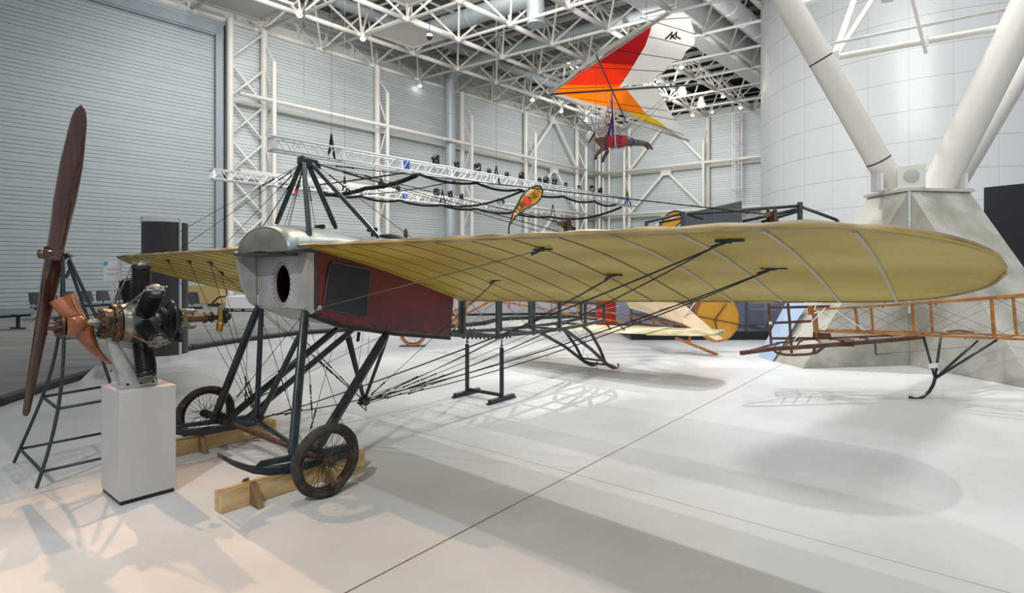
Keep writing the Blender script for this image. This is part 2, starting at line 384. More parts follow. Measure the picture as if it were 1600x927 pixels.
# hangar door with its portal
dl = wallpanel('door_1', wl(-14), wl(8.45), 0, 14.15, 0.15, M['siding_door'], NB)
tb = MB(); tb.bar(wl(-14, 0.0, 14.42), wl(8.75, 0.0, 14.42), 0.5, 0.55); tb.bar(wl(8.6, 0.0, 0), wl(8.6, 0.0, 14.7), 0.5, 0.34, up=LV)
tb.bar(wl(-14, 0.1, 14.1), wl(8.4, 0.1, 14.1), 0.2, 0.1)
tag(tb.build('trim_1', M['doorframe']), kind='structure')
tb = MB(); tb.bar(wl(-14, -0.1, 15.0), wl(8.9, -0.1, 15.0), 0.3, 0.7)
tag(tb.build('trim_2', M['siding_door']), kind='structure')
tb = MB(); tb.tube(wl(8.83, 0.25, 0), wl(8.83, 0.25, 14.7), 0.035, 6)
tag(tb.build('door_cable', M['black']), 'thin black cable running down beside the big hangar door frame', 'cable')
# eave box beam, fascia and catwalk behind the eave chord
for nm, q0, q1, nn in (('ceiling_beam', wl(-14), CORN, NB), ('ceiling_beam', CORN, wl(43.55, 34), NBK)):
    e = MB(); e.bar(q0 + nn * 0.6 + Vector((0, 0, ZE + 0.55)), q1 + nn * 0.6 + Vector((0, 0, ZE + 0.55)), 0.25, 0.5)
    L_ = (q1 - q0).length; k = 0
    while k < L_:
        p = q0 + (q1 - q0).normalized() * k + nn * 0.5
        e.bar(p + Vector((0, 0, ZE + 0.2)), p + Vector((0, 0, ZE + 1.1)), 0.18, 0.18); k += 1.82
    for z in (1.15, 1.5, 1.85): e.tube(q0 + nn * 1.0 + Vector((0, 0, ZE + z)), q1 + nn * 1.0 + Vector((0, 0, ZE + z)), 0.035, 5)
    tag(e.build(nm, M['frame_paint']), kind='structure')
# --- ceiling deck
def deck_mat():
    m = mat('ribbed_roof_deck', (148, 156, 158), 0.6); nt = m.node_tree; b = nt.nodes['Principled BSDF']
    g = nt.nodes.new('ShaderNodeNewGeometry'); sp = nt.nodes.new('ShaderNodeSeparateXYZ'); nt.links.new(g.outputs['Position'], sp.inputs[0])
    v = mth(nt, 'ADD', mth(nt, 'MULTIPLY', sp.outputs[0], -LV.y), mth(nt, 'MULTIPLY', sp.outputs[1], LV.x))
    f = mth(nt, 'LESS_THAN', mth(nt, 'FRACT', mth(nt, 'DIVIDE', v, 0.42)), 0.28)
    nt.links.new(mixc(nt, f, lin((122, 128, 130)) + (1,), lin((78, 84, 86)) + (1,)), b.inputs['Base Color']); return m
M['deck'] = deck_mat()
cd = MB(); q = [wl(-14, -3, 18.6), wl(36.2, -3, 18.6), wl(36.2, 40, 18.6), wl(-14, 40, 18.6)]
cd.prism(q, (0, 0, 0.25)); tag(cd.build('ceiling', M['deck']), kind='structure')
cd = MB(); q = [wl(36.2, -3, 18.7), wl(48, -3, 18.7), wl(48, 40, 18.7), wl(36.2, 40, 18.7)]
cd.prism(q, (0, 0, 0.25)); tag(cd.build('ceiling_back', M['voidblack']), kind='structure')
# --- space frame
G = 3.63; S0 = 10.88 - 4 * G
NI, NJ = 14, 7
def node(i, j, top=False):
    if top: return wl(S0 + (i + 0.5) * G, (j + 0.5) * G, ZE + 2.55)
    return wl(S0 + i * G, j * G, ZE)
for j in range(NJ):
    b_ = MB(); i0 = 0
    b_.tube(node(0, j), node(NI - 1, j), 0.105, 8)
    for i in range(NI - 1): b_.tube(node(i, j) + LV * 0.4, node(i + 1, j) - LV * 0.4, 0.135, 8)
    tag(b_.build('ceiling_beam', M['cream']), kind='structure')
for i in range(2, NI):
    b_ = MB(); b_.tube(node(i, 0), node(i, NJ + 1), 0.09, 8)
    tag(b_.build('ceiling_beam', M['cream']), kind='structure')
br = MB(); tp = MB()
for i in range(NI):
    for j in range(NJ):
        p = node(i, j)
        br.ball(p, 0.22, 8, (1, 1, 0.8))
        for di in (-1, 0):
            for dj in (-1, 0):
                if j + dj < 0 and False: continue
                br.tube(p, node(i + di, j + dj, True), 0.065, 6, cap=False)
    for j in range(-1, NJ): tp.tube(node(i - 1, j, True), node(i, j, True), 0.07, 6, cap=False)
for i in range(0, NI):
    tp.tube(node(i, -1, True), node(i, NJ - 1, True), 0.07, 6, cap=False)
tag(br.build('ceiling_bracing', M['cream']), kind='structure')
tag(tp.build('ceiling_top_chords', M['frame_paint']), kind='structure')
# secondary pipes and purlins under the deck
pu = MB()
for k in range(26): 
    s = S0 + 2 + k * 1.82
    pu.bar(wl(s, -2, 18.35), wl(s, 36, 18.35), 0.12, 0.3)
tag(pu.build('ceiling_purlins', M['frame_paint']), kind='structure')
# long white box girder dropping under the roof on the right
bg = MB(); A0, A1 = at(959, 0, 26), None
def on_plane_z(x, y, z): return sol(x, y, (0, 0, 1), z)
P0 = on_plane_z(985, 8, 15.6); P0.z = 0
bg.hexa([P0 + LV * a + MV * b + Vector((0, 0, z)) for z in (15.6, 17.6) for a, b in ((-8, 0), (34, 0), (34, 1.7), (-8, 1.7))])
tag(bg.build('ceiling_box_girder', M['white']), kind='structure')
# flat soffit panels set in three bays
for (i, j, z, nm) in ((3, 0, ZE + 0.5, 'a'), (5, 1, ZE + 0.25, 'b'), (4, 2, ZE + 0.6, 'c')):
    sp_ = MB(); q = [node(i, j), node(i + 1, j), node(i + 1, j + 1), node(i, j + 1)]
    c_ = sum(q, Vector()) / 4; sp_.prism([c_ + (p - c_) * 0.86 + Vector((0, 0, z - ZE)) for p in q], (0, 0, 0.1))
    for a in range(4): 
        sp_.bar(c_ + (q[a] - c_) * 0.86 + Vector((0, 0, z - ZE)), c_ + (q[(a + 1) % 4] - c_) * 0.86 + Vector((0, 0, z - ZE)), 0.12, 0.16)
    tag(sp_.build('ceiling_panel', M['frame_paint'] if nm != 'b' else M['cream']), kind='structure')
# --- round ducts
def duct(lbl, pts, r, m=None):
    d = MB(); P = []
    for k, p in enumerate(pts):
        p = Vector(p)
        if 0 < k < len(pts) - 1:
            a, c = Vector(pts[k - 1]), Vector(pts[k + 1]); rr = min(1.3 * r + 0.3, 0.45 * (a - p).length, 0.45 * (c - p).length)
            for t in (0, .25, .5, .75, 1):
                u = p + (a - p).normalized() * rr; w_ = p + (c - p).normalized() * rr
                P.append(u * (1 - t) ** 2 + p * 2 * t * (1 - t) + w_ * t * t)
        else: P.append(p)
    d.path(P, r, 16)
    for k in range(len(P) - 1):
        L_ = (P[k + 1] - P[k]).length; n_ = int(L_ // 2.2)
        for q_ in range(n_):
            c_ = P[k] + (P[k + 1] - P[k]) * ((q_ + 1) / (n_ + 1)); d.lathe(c_, P[k + 1] - P[k], [(-0.04, r), (-0.02, r * 1.06), (0.02, r * 1.06), (0.04, r)], 16)
    return tag(d.build('air_duct', m or M['duct']), lbl, 'duct', 'round air ducts under the roof')
dv = wl(24.0, 0.75)
duct('tall vertical grey air duct running down the siding wall', [(dv.x, dv.y, 0.0), (dv.x, dv.y, 15.9), wl(24.4, 3.6, 16.6), wl(24.4, 16, 16.6)], 0.38)
duct('horizontal round duct crossing the roof above the hang glider nose', [wl(18.6, 2, 16.5), wl(18.6, 12.2, 16.5), wl(18.6, 12.2, 14.9)], 0.5)
duct('thin round duct running along the eave of the siding wall', [wl(14, 1.9, 17.4), wl(42, 1.9, 17.4)], 0.33)
duct('white round duct at the top beside the white tower', [wl(22, 19.2, 16.7), wl(41, 19.2, 16.7)], 0.55, M['white'])
duct('short vertical duct stub pointing down from the roof frame', [wl(12.6, 12.6, 17.4), wl(12.6, 12.6, 15.4)], 0.4)
# --- wall columns with outrigger poles
def lattice(mb, p, q, z0, z1, n, r):
    for k in range(n):
        za, zb = z0 + (z1 - z0) * k / n, z0 + (z1 - z0) * (k + 1) / n
        a, b = (p, q) if k % 2 == 0 else (q, p)
        mb.tube(a + Vector((0, 0, za)), b + Vector((0, 0, zb)), r, 6, cap=False)
def column(base, out, zt, zpole):
    root = tag(bpy.data.objects.new('wall_column', None), kind='structure'); COL.objects.link(root)
    b_ = MB(); b_.tube(base, base + Vector((0, 0, zt)), 0.19, 12); b_.build('column_shaft', M['cream'], root)
    b_ = MB(); b_.tube(base + out, base + out + Vector((0, 0, zpole)), 0.13, 10); b_.build('outrigger_pole', M['cream'], root)
    b_ = MB(); lattice(b_, base, base + out, 0.3, zpole, 6, 0.06); b_.tube(base + Vector((0, 0, zpole + 1.2)), base + out + Vector((0, 0, zpole)), 0.05, 6); b_.build('column_lattice', M['cream'], root)
for s in (10.88, 18.22, 25.58, 32.76, 39.93): column(wl(s, 0.3), MV * 0.95, ZE, 13.1)
for t in (3.63, 10.9, 18.0): column(wl(43.25, t), -LV * 0.9, ZE, 12.9)
for p in ((43.0, 0.35), (43.3, 0.9), (42.5, 1.0), (43.2, 1.6)):
    b_ = MB(); b_.tube(wl(*p), wl(p[0], p[1], ZE - (1.2 if p[1] > 0.8 else 0)), 0.13, 10); tag(b_.build('wall_column', M['cream']), kind='structure')
b_ = MB(); b_.tube(wl(9.05, 0.35), wl(9.05, 0.35, ZE), 0.17, 10)
tag(b_.build('wall_column', M['cream']), kind='structure')
b_ = MB()
for k in range(6):
    z0, z1 = ZE - 2.05 * k - 0.2, ZE - 2.05 * (k + 1) - 0.2
    a, c = wl(9.05, 0.35), wl(10.88, 0.35)
    b_.tube(c + Vector((0, 0, z0)), a + Vector((0, 0, z0 - 1.9)), 0.07, 6)
    b_.tube(a + Vector((0, 0, z0 - 2.1)), c + Vector((0, 0, z0 - 4.1)) , 0.07, 6)
tag(b_.build('wall_bracing', M['cream']), kind='structure')
# girt rails
for z in (10.95, 6.86, 3.0):
    for t, dz in ((0.3, -0.18), (1.25, 0.0)):
        b_ = MB(); b_.tube(wl(9.05, t, z + dz), wl(43.2, t, z + dz), 0.13, 8); tag(b_.build('wall_beam', M['cream']), kind='structure')
    for t, dz in ((0.3, -0.18), (1.2, 0.0)):
        b_ = MB(); b_.tube(wl(43.55 - t, 0.5, z + dz), wl(43.55 - t, 30, z + dz), 0.14, 8); tag(b_.build('wall_beam', M['cream']), kind='structure')
def chevron(p, q):
    for zt, zb in ((ZE, 10.95), (10.7, 6.86), (6.6, 3.0)):
        b_ = MB(); m_ = (p + q) / 2
        b_.bar(m_ + Vector((0, 0, zt)), p + Vector((0, 0, zb)), 0.2, 0.2); b_.bar(m_ + Vector((0, 0, zt)), q + Vector((0, 0, zb)), 0.2, 0.2)
        b_.box(m_ + Vector((0, 0, zt - 0.15)), (0.95, 0.25, 0.55), math.atan2((q - p).y, (q - p).x))
        tag(b_.build('wall_bracing', M['cream']), kind='structure')
chevron(wl(32.76, 0.45), wl(39.93, 0.45)); chevron(wl(43.1, 3.63), wl(43.1, 10.9))
# caged ladder and landing on the back wall
lr = thing('caged_ladder', 'white caged ladder fixed high on the far siding wall beside the tower', 'ladder', wl(42.9, 13.6))
b_ = MB(); u = MV; o_ = -LV
for a in (-0.25, 0.25): b_.tube(u * a + Vector((0, 0, 4.6)), u * a + Vector((0, 0, 15.4)), 0.04, 6)
k = 4.8
while k < 15.3: b_.tube(u * -0.25 + Vector((0, 0, k)), u * 0.25 + Vector((0, 0, k)), 0.02, 5); k += 0.32
b_.build('ladder_rails', M['white'], lr)
b_ = MB()
for z in (8.4, 10.3, 12.2, 14.1): b_.path([u * (-0.42 * math.cos(t)) + o_ * (0.85 * math.sin(t)) + Vector((0, 0, z)) for t in [PI * q_ / 8 for q_ in range(9)]], 0.03, 6)
for t in (0.5, 1.1, 1.57, 2.1, 2.6): b_.tube(u * (-0.42 * math.cos(t)) + o_ * (0.85 * math.sin(t)) + Vector((0, 0, 8.4)), u * (-0.42 * math.cos(t)) + o_ * (0.85 * math.sin(t)) + Vector((0, 0, 14.8)), 0.022, 5)
b_.build('safety_cage', M['white'], lr)
b_ = MB()
for a in (-3.0, -2.4, -1.8, -1.2, 0.0, 0.5): b_.tube(u * a + o_ * 0.9 + Vector((0, 0, 3.0)), u * a + o_ * 0.9 + Vector((0, 0, 5.9)), 0.05, 6)
for z in (5.0, 5.9): b_.tube(u * -3.0 + o_ * 0.9 + Vector((0, 0, z)), u * 0.5 + o_ * 0.9 + Vector((0, 0, z)), 0.045, 6)
b_.bar(u * -3.0 + o_ * 0.5 + Vector((0, 0, 4.4)), u * 0.5 + o_ * 0.5 + Vector((0, 0, 4.4)), 0.9, 0.12)
b_.build('landing_rail', M['white'], lr)
# --- white tower of curved panels
TC = Vector((19.3, 26.4, 0)); TR = 6.8
def tower_mat():
    m = mat('tower_panel_enamel', (226, 230, 232), 0.32, 0.0, coat=0.15); nt = m.node_tree; b = nt.nodes['Principled BSDF']
    g = nt.nodes.new('ShaderNodeNewGeometry'); sp = nt.nodes.new('ShaderNodeSeparateXYZ'); nt.links.new(g.outputs['Position'], sp.inputs[0])
    f = mth(nt, 'FRACT', mth(nt, 'DIVIDE', mth(nt, 'SUBTRACT', sp.outputs[2], 6.52 - 1.17 * 8), 1.17))
    a = mth(nt, 'LESS_THAN', f, 0.02)
    an = mth(nt, 'ARCTAN2', mth(nt, 'SUBTRACT', sp.outputs[1], TC.y), mth(nt, 'SUBTRACT', sp.outputs[0], TC.x))
    P = sol(1420, 422, (0, 1, 0), 21.05); a0 = math.atan2(P.y - TC.y, P.x - TC.x); st = math.radians(11.25)
    v = mth(nt, 'LESS_THAN', mth(nt, 'FRACT', mth(nt, 'ADD', mth(nt, 'DIVIDE', mth(nt, 'SUBTRACT', an, a0), st), 40.012)), 0.022)
    k = mth(nt, 'MAXIMUM', a, mth(nt, 'MULTIPLY', v, 0.45))
    nt.links.new(mixc(nt, k, lin((222, 226, 228)) + (1,), lin((186, 178, 168)) + (1,)), b.inputs['Base Color']); return m
M['tower'] = tower_mat()
P_ = sol(1420, 422, (0, 1, 0), 21.05); a0_ = math.atan2(P_.y - TC.y, P_.x - TC.x); tw = MB()
ring = [(TC.x + TR * math.cos(a0_ + math.radians(11.25) * k), TC.y + TR * math.sin(a0_ + math.radians(11.25) * k)) for k in range(32)]
vs = []
for k in range(32):
    for q_ in range(3):
        a_ = a0_ + math.radians(11.25) * (k + q_ / 3); vs.append((TC.x + TR * math.cos(a_), TC.y + TR * math.sin(a_)))
n_ = len(vs); tw.add([(x, y, 0) for x, y in vs] + [(x, y, 22) for x, y in vs], [[i, (i + 1) % n_, n_ + (i + 1) % n_, n_ + i] for i in range(n_)], 0, True)
tag(tw.build('wall_tower', M['tower'], sharp=20), kind='structure')
wallpanel('wall_right', (24.5, 21.5, 0), (34, 6, 0), 0, 20, 0.3, M['tower'], (0.85, 0.52, 0))
# ================================================================== CONCRETE PIER AND ROOF STRUTS
V0 = fl(1421, 571); V0.z = 0
e1 = Vector((-0.988, -0.155, 0)).normalized(); e2 = Vector((0.155, -0.988, 0)).normalized()
M['conc'] = mat('cast_concrete', (192, 190, 180), 0.8, 0, 0.0, 1.6, (152, 151, 138), 0.3, 40, detail=12, w=(0.36, 0.60))
M['conc_shade'] = M['conc']
pier = thing('concrete_pier', 'big sloping concrete pier carrying the white roof tubes', 'pier', V0)
TA, TB, TZ, FL_ = 0.9, 1.2, 3.02, 2.05
def fin(d, side, TH):
    b_ = MB(); z = Vector((0, 0, TZ)); s_ = side * TH
    poly = [Vector((0, 0, 0)), d * FL_, z, ]
    b_.prism([Vector((0, 0, 0)), d * FL_, d * (FL_ - 0.02) + Vector((0, 0, 0.02)), z + d * 0.02, z], s_)
    return b_.build('buttress', M['conc'], pier, bevel=0.03)
fin(e1, -e2, TA); fin(e2, -e1, TB)
def fin2(d, side, o, TH):
    b_ = MB(); z = Vector((0, 0, TZ)); b_.prism([o, o + d * FL_, o + z + d * 0.02, o + z], side * TH); return b_.build('buttress', M['conc'], pier, bevel=0.03)
fin2(-e1, e2, -e1 * TB - e2 * TA, TA); fin2(-e2, e1, -e1 * TB - e2 * TA, TB)
b_ = MB(); b_.hexa([p + Vector((0, 0, z)) for z in (0, TZ) for p in (Vector((0, 0, 0)), -e1 * TB, -e1 * TB - e2 * TA, -e2 * TA)])
b_.build('pier_core', M['conc'], pier)
b_ = MB(); a_ = 0.06
b_.hexa([p + Vector((0, 0, z)) for z in (TZ, TZ + 0.05) for p in ((e1 + e2) * a_, -e1 * (TB + a_) + e2 * a_, -e1 * (TB + a_) - e2 * (TA + a_), -e2 * (TA + a_) + e1 * a_)])
b_.build('cap_plate', M['frame_paint'], pier)
cdt = (e1 + e2).normalized() * 0.03
b_ = MB(); b_.tube(cdt + Vector((0, 0, 0.9)), cdt + Vector((0, 0, TZ)), 0.022, 8)
for z in (1.4, 1.9, 2.5): b_.lathe(cdt + Vector((0, 0, z)), (0, 0, 1), [(0, 0.0), (0, 0.032), (0.04, 0.032), (0.04, 0)], 10)
b_.build('conduit', M['alu'], pier)
b_ = MB()
for d, sd in ((e1, e2), (e2, e1)):
    for s_, z in ((0.35, 2.2), (0.5, 1.1), (1.0, 0.6)):
        if s_ < FL_ * (1 - z / TZ): b_.tube(d * s_ + sd * 0.002 + Vector((0, 0, z)), d * s_ + sd * 0.006 + Vector((0, 0, z)), 0.022, 8)
b_.build('tie_hole', M['slate'], pier)
# sky blue board leaning on the left buttress
b_ = MB(); q = [fl(1186, 559), fl(1207, 565), at(1262, 474, 10.0), at(1230, 474, 10.4)]
b_.prism(q, (0.0, 0.06, 0)); tag(b_.build('blue_board', M['blue']), 'pale blue board leaning against the left foot of the concrete pier', 'board')
def strut(name, lbl, a, b, r, collar=None, ext=None):
    root = thing(name, lbl, 'roof strut', (0, 0, 0)); a, b = Vector(a), Vector(b); d = (b - a)
    m_ = MB(); m_.tube(a, b, r, 32); m_.build('strut_tube', M['cream'], root)
    if collar:
        m_ = MB()
        for c_ in collar:
            p = a + d * c_; m_.lathe(p, d, [(-0.012, r * 0.99), (-0.012, r * 1.012), (0.012, r * 1.012), (0.012, r * 0.99)], 32)
        m_.build('joint_band', M['black'], root)
    return root
sa = at(1396, 292, 10.15); sb = at(1229, 0, 10.0); sb2 = sa + (sb - sa) * 1.5
strut('roof_strut', 'thick white slanting tube rising left from the concrete pier, with dark joint bands', sa, sb2, 0.205, [0.095, 0.455])
ta = at(1468, 288, 10.2); tb_ = at(1611, 0, 9.3)
strut('roof_strut', 'thick white slanting tube rising to the right in front of its twin', ta - (tb_ - ta) * .04, ta + (tb_ - ta) * 1.4, 0.27)
ua = at(1484, 288, 10.9); ub = at(1655, 0, 11.2)
strut('roof_strut', 'white slanting tube rising to the right, half hidden behind its twin', ua - (ub - ua) * .05, ua + (ub - ua) * 1.4, 0.26)
sec = thing('cross_bracing', 'thinner white pipes spanning between the slanting roof tubes', 'bracing')
b_ = MB(); b_.tube(at(1310, 89, 10.05), at(1566, 43, 9.6), 0.055, 14); b_.build('cross_pipe', M['cream'], sec)
b_ = MB(); b_.tube(at(1305, 84, 10.1), at(1342, -20, 11.6), 0.055, 12); b_.tube(at(1308, 86, 10.1), at(1372, -14, 11.2), 0.05, 12); b_.build('branch_pipe', M['cream'], sec)
b_ = MB(); b_.tube(at(1297, 68, 10.05), at(1595, 9, 9.6), 0.016, 8); b_.tube(at(1297, 70, 10.05), at(1595, 11.5, 9.6), 0.012, 8); b_.build('cable_pipe', M['frame_paint'], sec)
b_ = MB(); b_.tube(at(1424, -6, 9.5), at(1447, 84, 9.7), 0.027, 10); b_.ball(at(1437, 41, 9.75), 0.05); b_.build('hanger_rod', M['cream'], sec)
b_ = MB(); b_.tube(at(1447, 55, 9.66), at(1448, 72, 9.66), 0.03, 10); b_.build('pipe_sensor', M['paleboard'], sec)
b_ = MB(); b_.tube(at(1252, 5, 10.2), at(1330, -14, 10.2), 0.05, 12); b_.build('upper_pipe', M['cream'], sec)
tag(MB().bar(at(1377, 0.5, 10.5), at(1396, -2, 10.4), 0.16, 0.05).build('strip_light', M['alu']), 'small grey strip light at the top edge above the cross pipes', 'strip light')
# loudspeaker and two small boxes on the pier
sp0 = at(1424, 275, 9.62); an = math.atan2(-0.62, -0.1)
spk = thing('wall_speaker', 'square cream loudspeaker with round grey grille on top of the concrete pier', 'speaker', (sp0.x, sp0.y, TZ + 0.05), -0.6)
MB().box((0, 0.1, 0.205), (0.40, 0.2, 0.41)).build('speaker_box', mat('speaker_cream', (216, 220, 204), 0.5), spk, bevel=0.008)
b_ = MB(); b_.lathe((0, 0.0, 0.215), (0, -1, 0), [(0, 0.118), (0.008, 0.118), (0.012, 0.108), (0.006, 0.0)], 32); b_.build('speaker_grille', mat('grille_grey', (178, 184, 180), 0.6), spk)
for px_, d_, lb in ((1370.5, 10.05, 'narrow pale box standing at the left end of the pier cap'), (1501.5, 10.0, 'narrow pale box standing at the right end of the pier cap')):
    p = at(px_, 292, d_); r_ = thing('floodlight_box', lb, 'light box', (p.x, p.y, TZ + 0.05), 0.1)
    MB().box((0, 0, 0.17), (0.13, 0.16, 0.34)).build('housing', M['frame_paint'], r_, bevel=0.006)
    MB().box((0.03, -0.083, 0.17), (0.05, 0.012, 0.30)).build('front_lens', M['white'], r_, bevel=0.003)
    MB().box((0.11, -0.02, 0.03), (0.10, 0.07, 0.05)).build('clamp', M['alu'], r_, bevel=0.004)
# navy partition on the right, dark partition beyond the wing
a_ = at(1537, 293, 12.0); b2 = at(1604, 286, 11.4); dd = (b2 - a_); dd.z = 0; dd.normalize()
tag(MB().hexa([Vector((p.x, p.y, 0)) + Vector((0, 0, z)) for z in (0, a_.z) for p in (a_, a_ + dd * 3, a_ + dd * 3 + Vector((0.12, 0.08, 0)), a_ + Vector((0.12, 0.08, 0)))]).build('navy_partition', M['navypanel'], bevel=0.01), 'tall dark navy partition standing behind the right side of the concrete pier', 'partition')
a_ = at(1158.6, 314, 20.0); b2 = at(1068, 335, 24.6)
tag(MB().hexa([Vector((p.x, p.y, 0)) + Vector((0, 0, z)) for z in (0, a_.z) for p in (a_, b2, b2 + Vector((0.1, 0.2, 0)), a_ + Vector((0.1, 0.2, 0)))]).build('slate_partition', M['slate'], bevel=0.01), 'dark slate partition showing above the wing in front of the caged ladder', 'partition')
# glazed display room behind
gx0, gx1, gy, gz = 2.79, 7.9, 13.2, 2.66
gr = thing('glazed_case', 'long dark glass-fronted case with small tables inside, behind the yellow rudder', 'display case', ((gx0 + gx1) / 2, gy, 0))
hw = (gx1 - gx0) / 2
M['glass'] = mat('case_glass', (255, 255, 255), 0.03); nt = M['glass'].node_tree; tr = nt.nodes.new('ShaderNodeBsdfTransparent'); tr.inputs[0].default_value = (0.72, 0.75, 0.82, 1)
gl = nt.nodes.new('ShaderNodeBsdfGlossy'); gl.inputs['Roughness'].default_value = 0.03; ms = nt.nodes.new('ShaderNodeMixShader'); ms.inputs[0].default_value = 0.14
nt.links.new(tr.outputs[0], ms.inputs[1]); nt.links.new(gl.outputs[0], ms.inputs[2]); nt.links.new(ms.outputs[0], nt.nodes['Material Output'].inputs[0])
MB().box((0, 0.8, 0.1), (2 * hw, 1.9, 0.2)).build('case_base', M['black'], gr)
MB().box((0, 1.7, 1.4), (2 * hw, 0.1, 2.4)).build('back_panel', mat('case_back', (150, 156, 172), 0.6), gr)
cl_ = area((gx0 + hw, gy + 0.8, gz - 0.15), (gx0 + hw, gy + 0.8, 0), 4.5, 55, (0.9, 0.93, 1.0), sy=0.8)  # fill lamp added inside the case to lift its dark interior
MB().box((0, 0.8, gz - 0.06), (2 * hw, 1.9, 0.12)).build('case_top', M['slate'], gr)
MB().box((0, -0.1, 1.37), (2 * hw, 0.012, 2.34)).build('glass_pane', M['glass'], gr)
for x in (-hw + 0.03, -1.5, 0.2, 1.22, 2.2, hw - 0.03): MB().box((x, -0.1, 1.37), (0.045, 0.045, 2.34)).build('mullion', M['slate'], gr)
for x, z in ((0.95, 0.62), (1.05, 0.45)):
    t_ = MB(); t_.box((x, 0.9, z + 0.2), (0.5, 0.4, 0.02)); t_.tube((x + 0.15, 0.9, 0.2), (x + 0.15, 0.9, z + 0.2), 0.02, 8); t_.box((x + 0.15, 0.9, 0.22), (0.3, 0.3, 0.02)); t_.build('inner_table', M['white'], gr)
# red board
rp = fl(958, 517); rp.y = 12.5
tag(MB().box((0, 0, 0.7), (0.93, 0.06, 1.4)).build('red_board', M['redbd'], loc=(158 / F * 15.0, 15.0, 0.0), rz=0.02, bevel=0.004), 'upright red board standing behind the grey tail frame', 'board')
for o_ in [o for o in bpy.data.objects if o.name == 'red_board']: o_.scale = (1, 1, 1)
# low white display wall far behind the fuselage frames
a_ = fl(690, 493); b2 = fl(935, 490)
tag(MB().bar(a_ + Vector((0, 0, 0.6)), b2 + Vector((0, 0, 0.6)), 0.2, 1.2).build('display_wall', mat('lavender_white', (206, 206, 214), 0.5)), 'low pale display wall far behind the open grey fuselage frame', 'display wall')
tag(MB().bar(a_ + Vector((-0.1, -0.15, 0.03)), b2 + Vector((0, -0.15, 0.03)), 0.1, 0.06).build('wall_foot_rail', M['curb']), 'dark foot rail along the low pale display wall', 'rail')

# ================================================================== LIGHTING TRUSSES
def truss(lbl, p, length, nseg, fixt, hang):
    root = thing('lighting_truss', lbl, 'truss', p, math.atan2(LV.y, LV.x))
    w, h = 0.36, 0.36
    for y, z in ((-w / 2, 0), (w / 2, 0), (-w / 2, h), (w / 2, h)):
        MB().tube((0, y, z), (length, y, z), 0.032, 8).build('truss_chord', M['trussw'], root)
    seg = length / nseg
    for k in range(nseg):
        b_ = MB(); n = 8
        for q_ in range(n):
            x0, x1 = k * seg + seg * q_ / n, k * seg + seg * (q_ + 1) / n
            for y in (-w / 2, w / 2):
                za, zb = (0, h) if q_ % 2 == 0 else (h, 0)
                b_.tube((x0, y, za), (x1, y, zb), 0.017, 5, cap=False)
            for z in (0, h):
                ya, yb = (-w / 2, w / 2) if q_ % 2 == 0 else (w / 2, -w / 2)
                b_.tube((x0, ya, z), (x1, yb, z), 0.011, 5, cap=False)
        b_.build('truss_lacing', M['trussw'], root)
    for k in range(nseg + 1):
        b_ = MB(); x = min(max(k * seg, 0.04), length - 0.04)
        for y in (-w / 2, w / 2): b_.box((x, y, h / 2), (0.09, 0.02, h + 0.05))
        for z in (0, h): b_.box((x, 0, z), (0.09, w, 0.02))
        b_.build('truss_end_frame', M['trussw'], root)
    for x in hang:
        b_ = MB(); b_.path([(x, -0.2, -0.02), (x, -0.1, 0.35), (x, 0, 0.78), (x, 0.1, 0.35), (x, 0.2, -0.02)], 0.035, 6); b_.build('lifting_sling', M['blackcloth'], root)
        b_ = MB(); b_.tube((x, 0, 0.78), (x, 0, 15.1 - p[2]), 0.006, 5); b_.build('hanging_wire', M['wirel'], root)
    return root
T1 = Vector((-6.97, 16.0, 5.12)); T2 = Vector((-11.45, 21.1, 5.12))
t1 = truss('upper white lattice lighting truss, the nearer of two, starting above the pyramid of wing struts', T1, 20.0, 9, None, (1.9, 9.2, 19.2))
t2 = truss('lower white lattice lighting truss, the farther of two, starting beside the hangar door', T2, 21.5, 9, None, (5.6, 11.3, 20.5))
def moving_head(p, lbl, s=1.0, tilt=0.5, grp='black stage lights on the trusses'):
    r_ = thing('stage_light', lbl, 'stage light', p, random.uniform(-1, 1), grp)
    MB().box((0, 0, 0.06 * s), (0.24 * s, 0.22 * s, 0.1 * s)).build('light_base', M['black'], r_, bevel=0.01)
    b_ = MB(); b_.box((-0.14 * s, 0, 0.22 * s), (0.04 * s, 0.1 * s, 0.3 * s)); b_.box((0.14 * s, 0, 0.22 * s), (0.04 * s, 0.1 * s, 0.3 * s)); b_.box((0, 0, 0.11 * s), (0.3 * s, 0.1 * s, 0.03 * s)); b_.build('yoke', M['black'], r_)
    d = Vector((0, -math.sin(tilt), -math.cos(tilt) * 0.6)); b_ = MB()
    b_.lathe(Vector((0, 0, 0.34 * s)) - d * 0.14 * s, d, [(0, 0), (0.01, 0.08 * s), (0.12 * s, 0.11 * s), (0.26 * s, 0.12 * s), (0.3 * s, 0.1 * s), (0.29 * s, 0)], 14); b_.build('light_head', M['black'], r_)
    return r_
def on_truss(T, px_):          # distance along a truss that shows at photo column px_
    r_ = (px_ - CX) / F; return (T.x - r_ * T.y) / (r_ * LV.y - LV.x)
xs1 = [(681, 1.25), (714, .9), (746, 1.2), (764, .8), (792, .8), (815, 1.15), (843, .8), (853, 1.1), (866, 1.1), (884, .8), (905, .7), (925, 1.1), (938, 1.0)]
for px_, s_ in xs1:
    x = on_truss(T1, px_); moving_head(T1 + LV * x + Vector((0, 0, 0.40)), 'black stage light standing on the nearer lighting truss', s_ * .72, random.uniform(0.2, 1.3), 'black stage lights on the nearer truss')
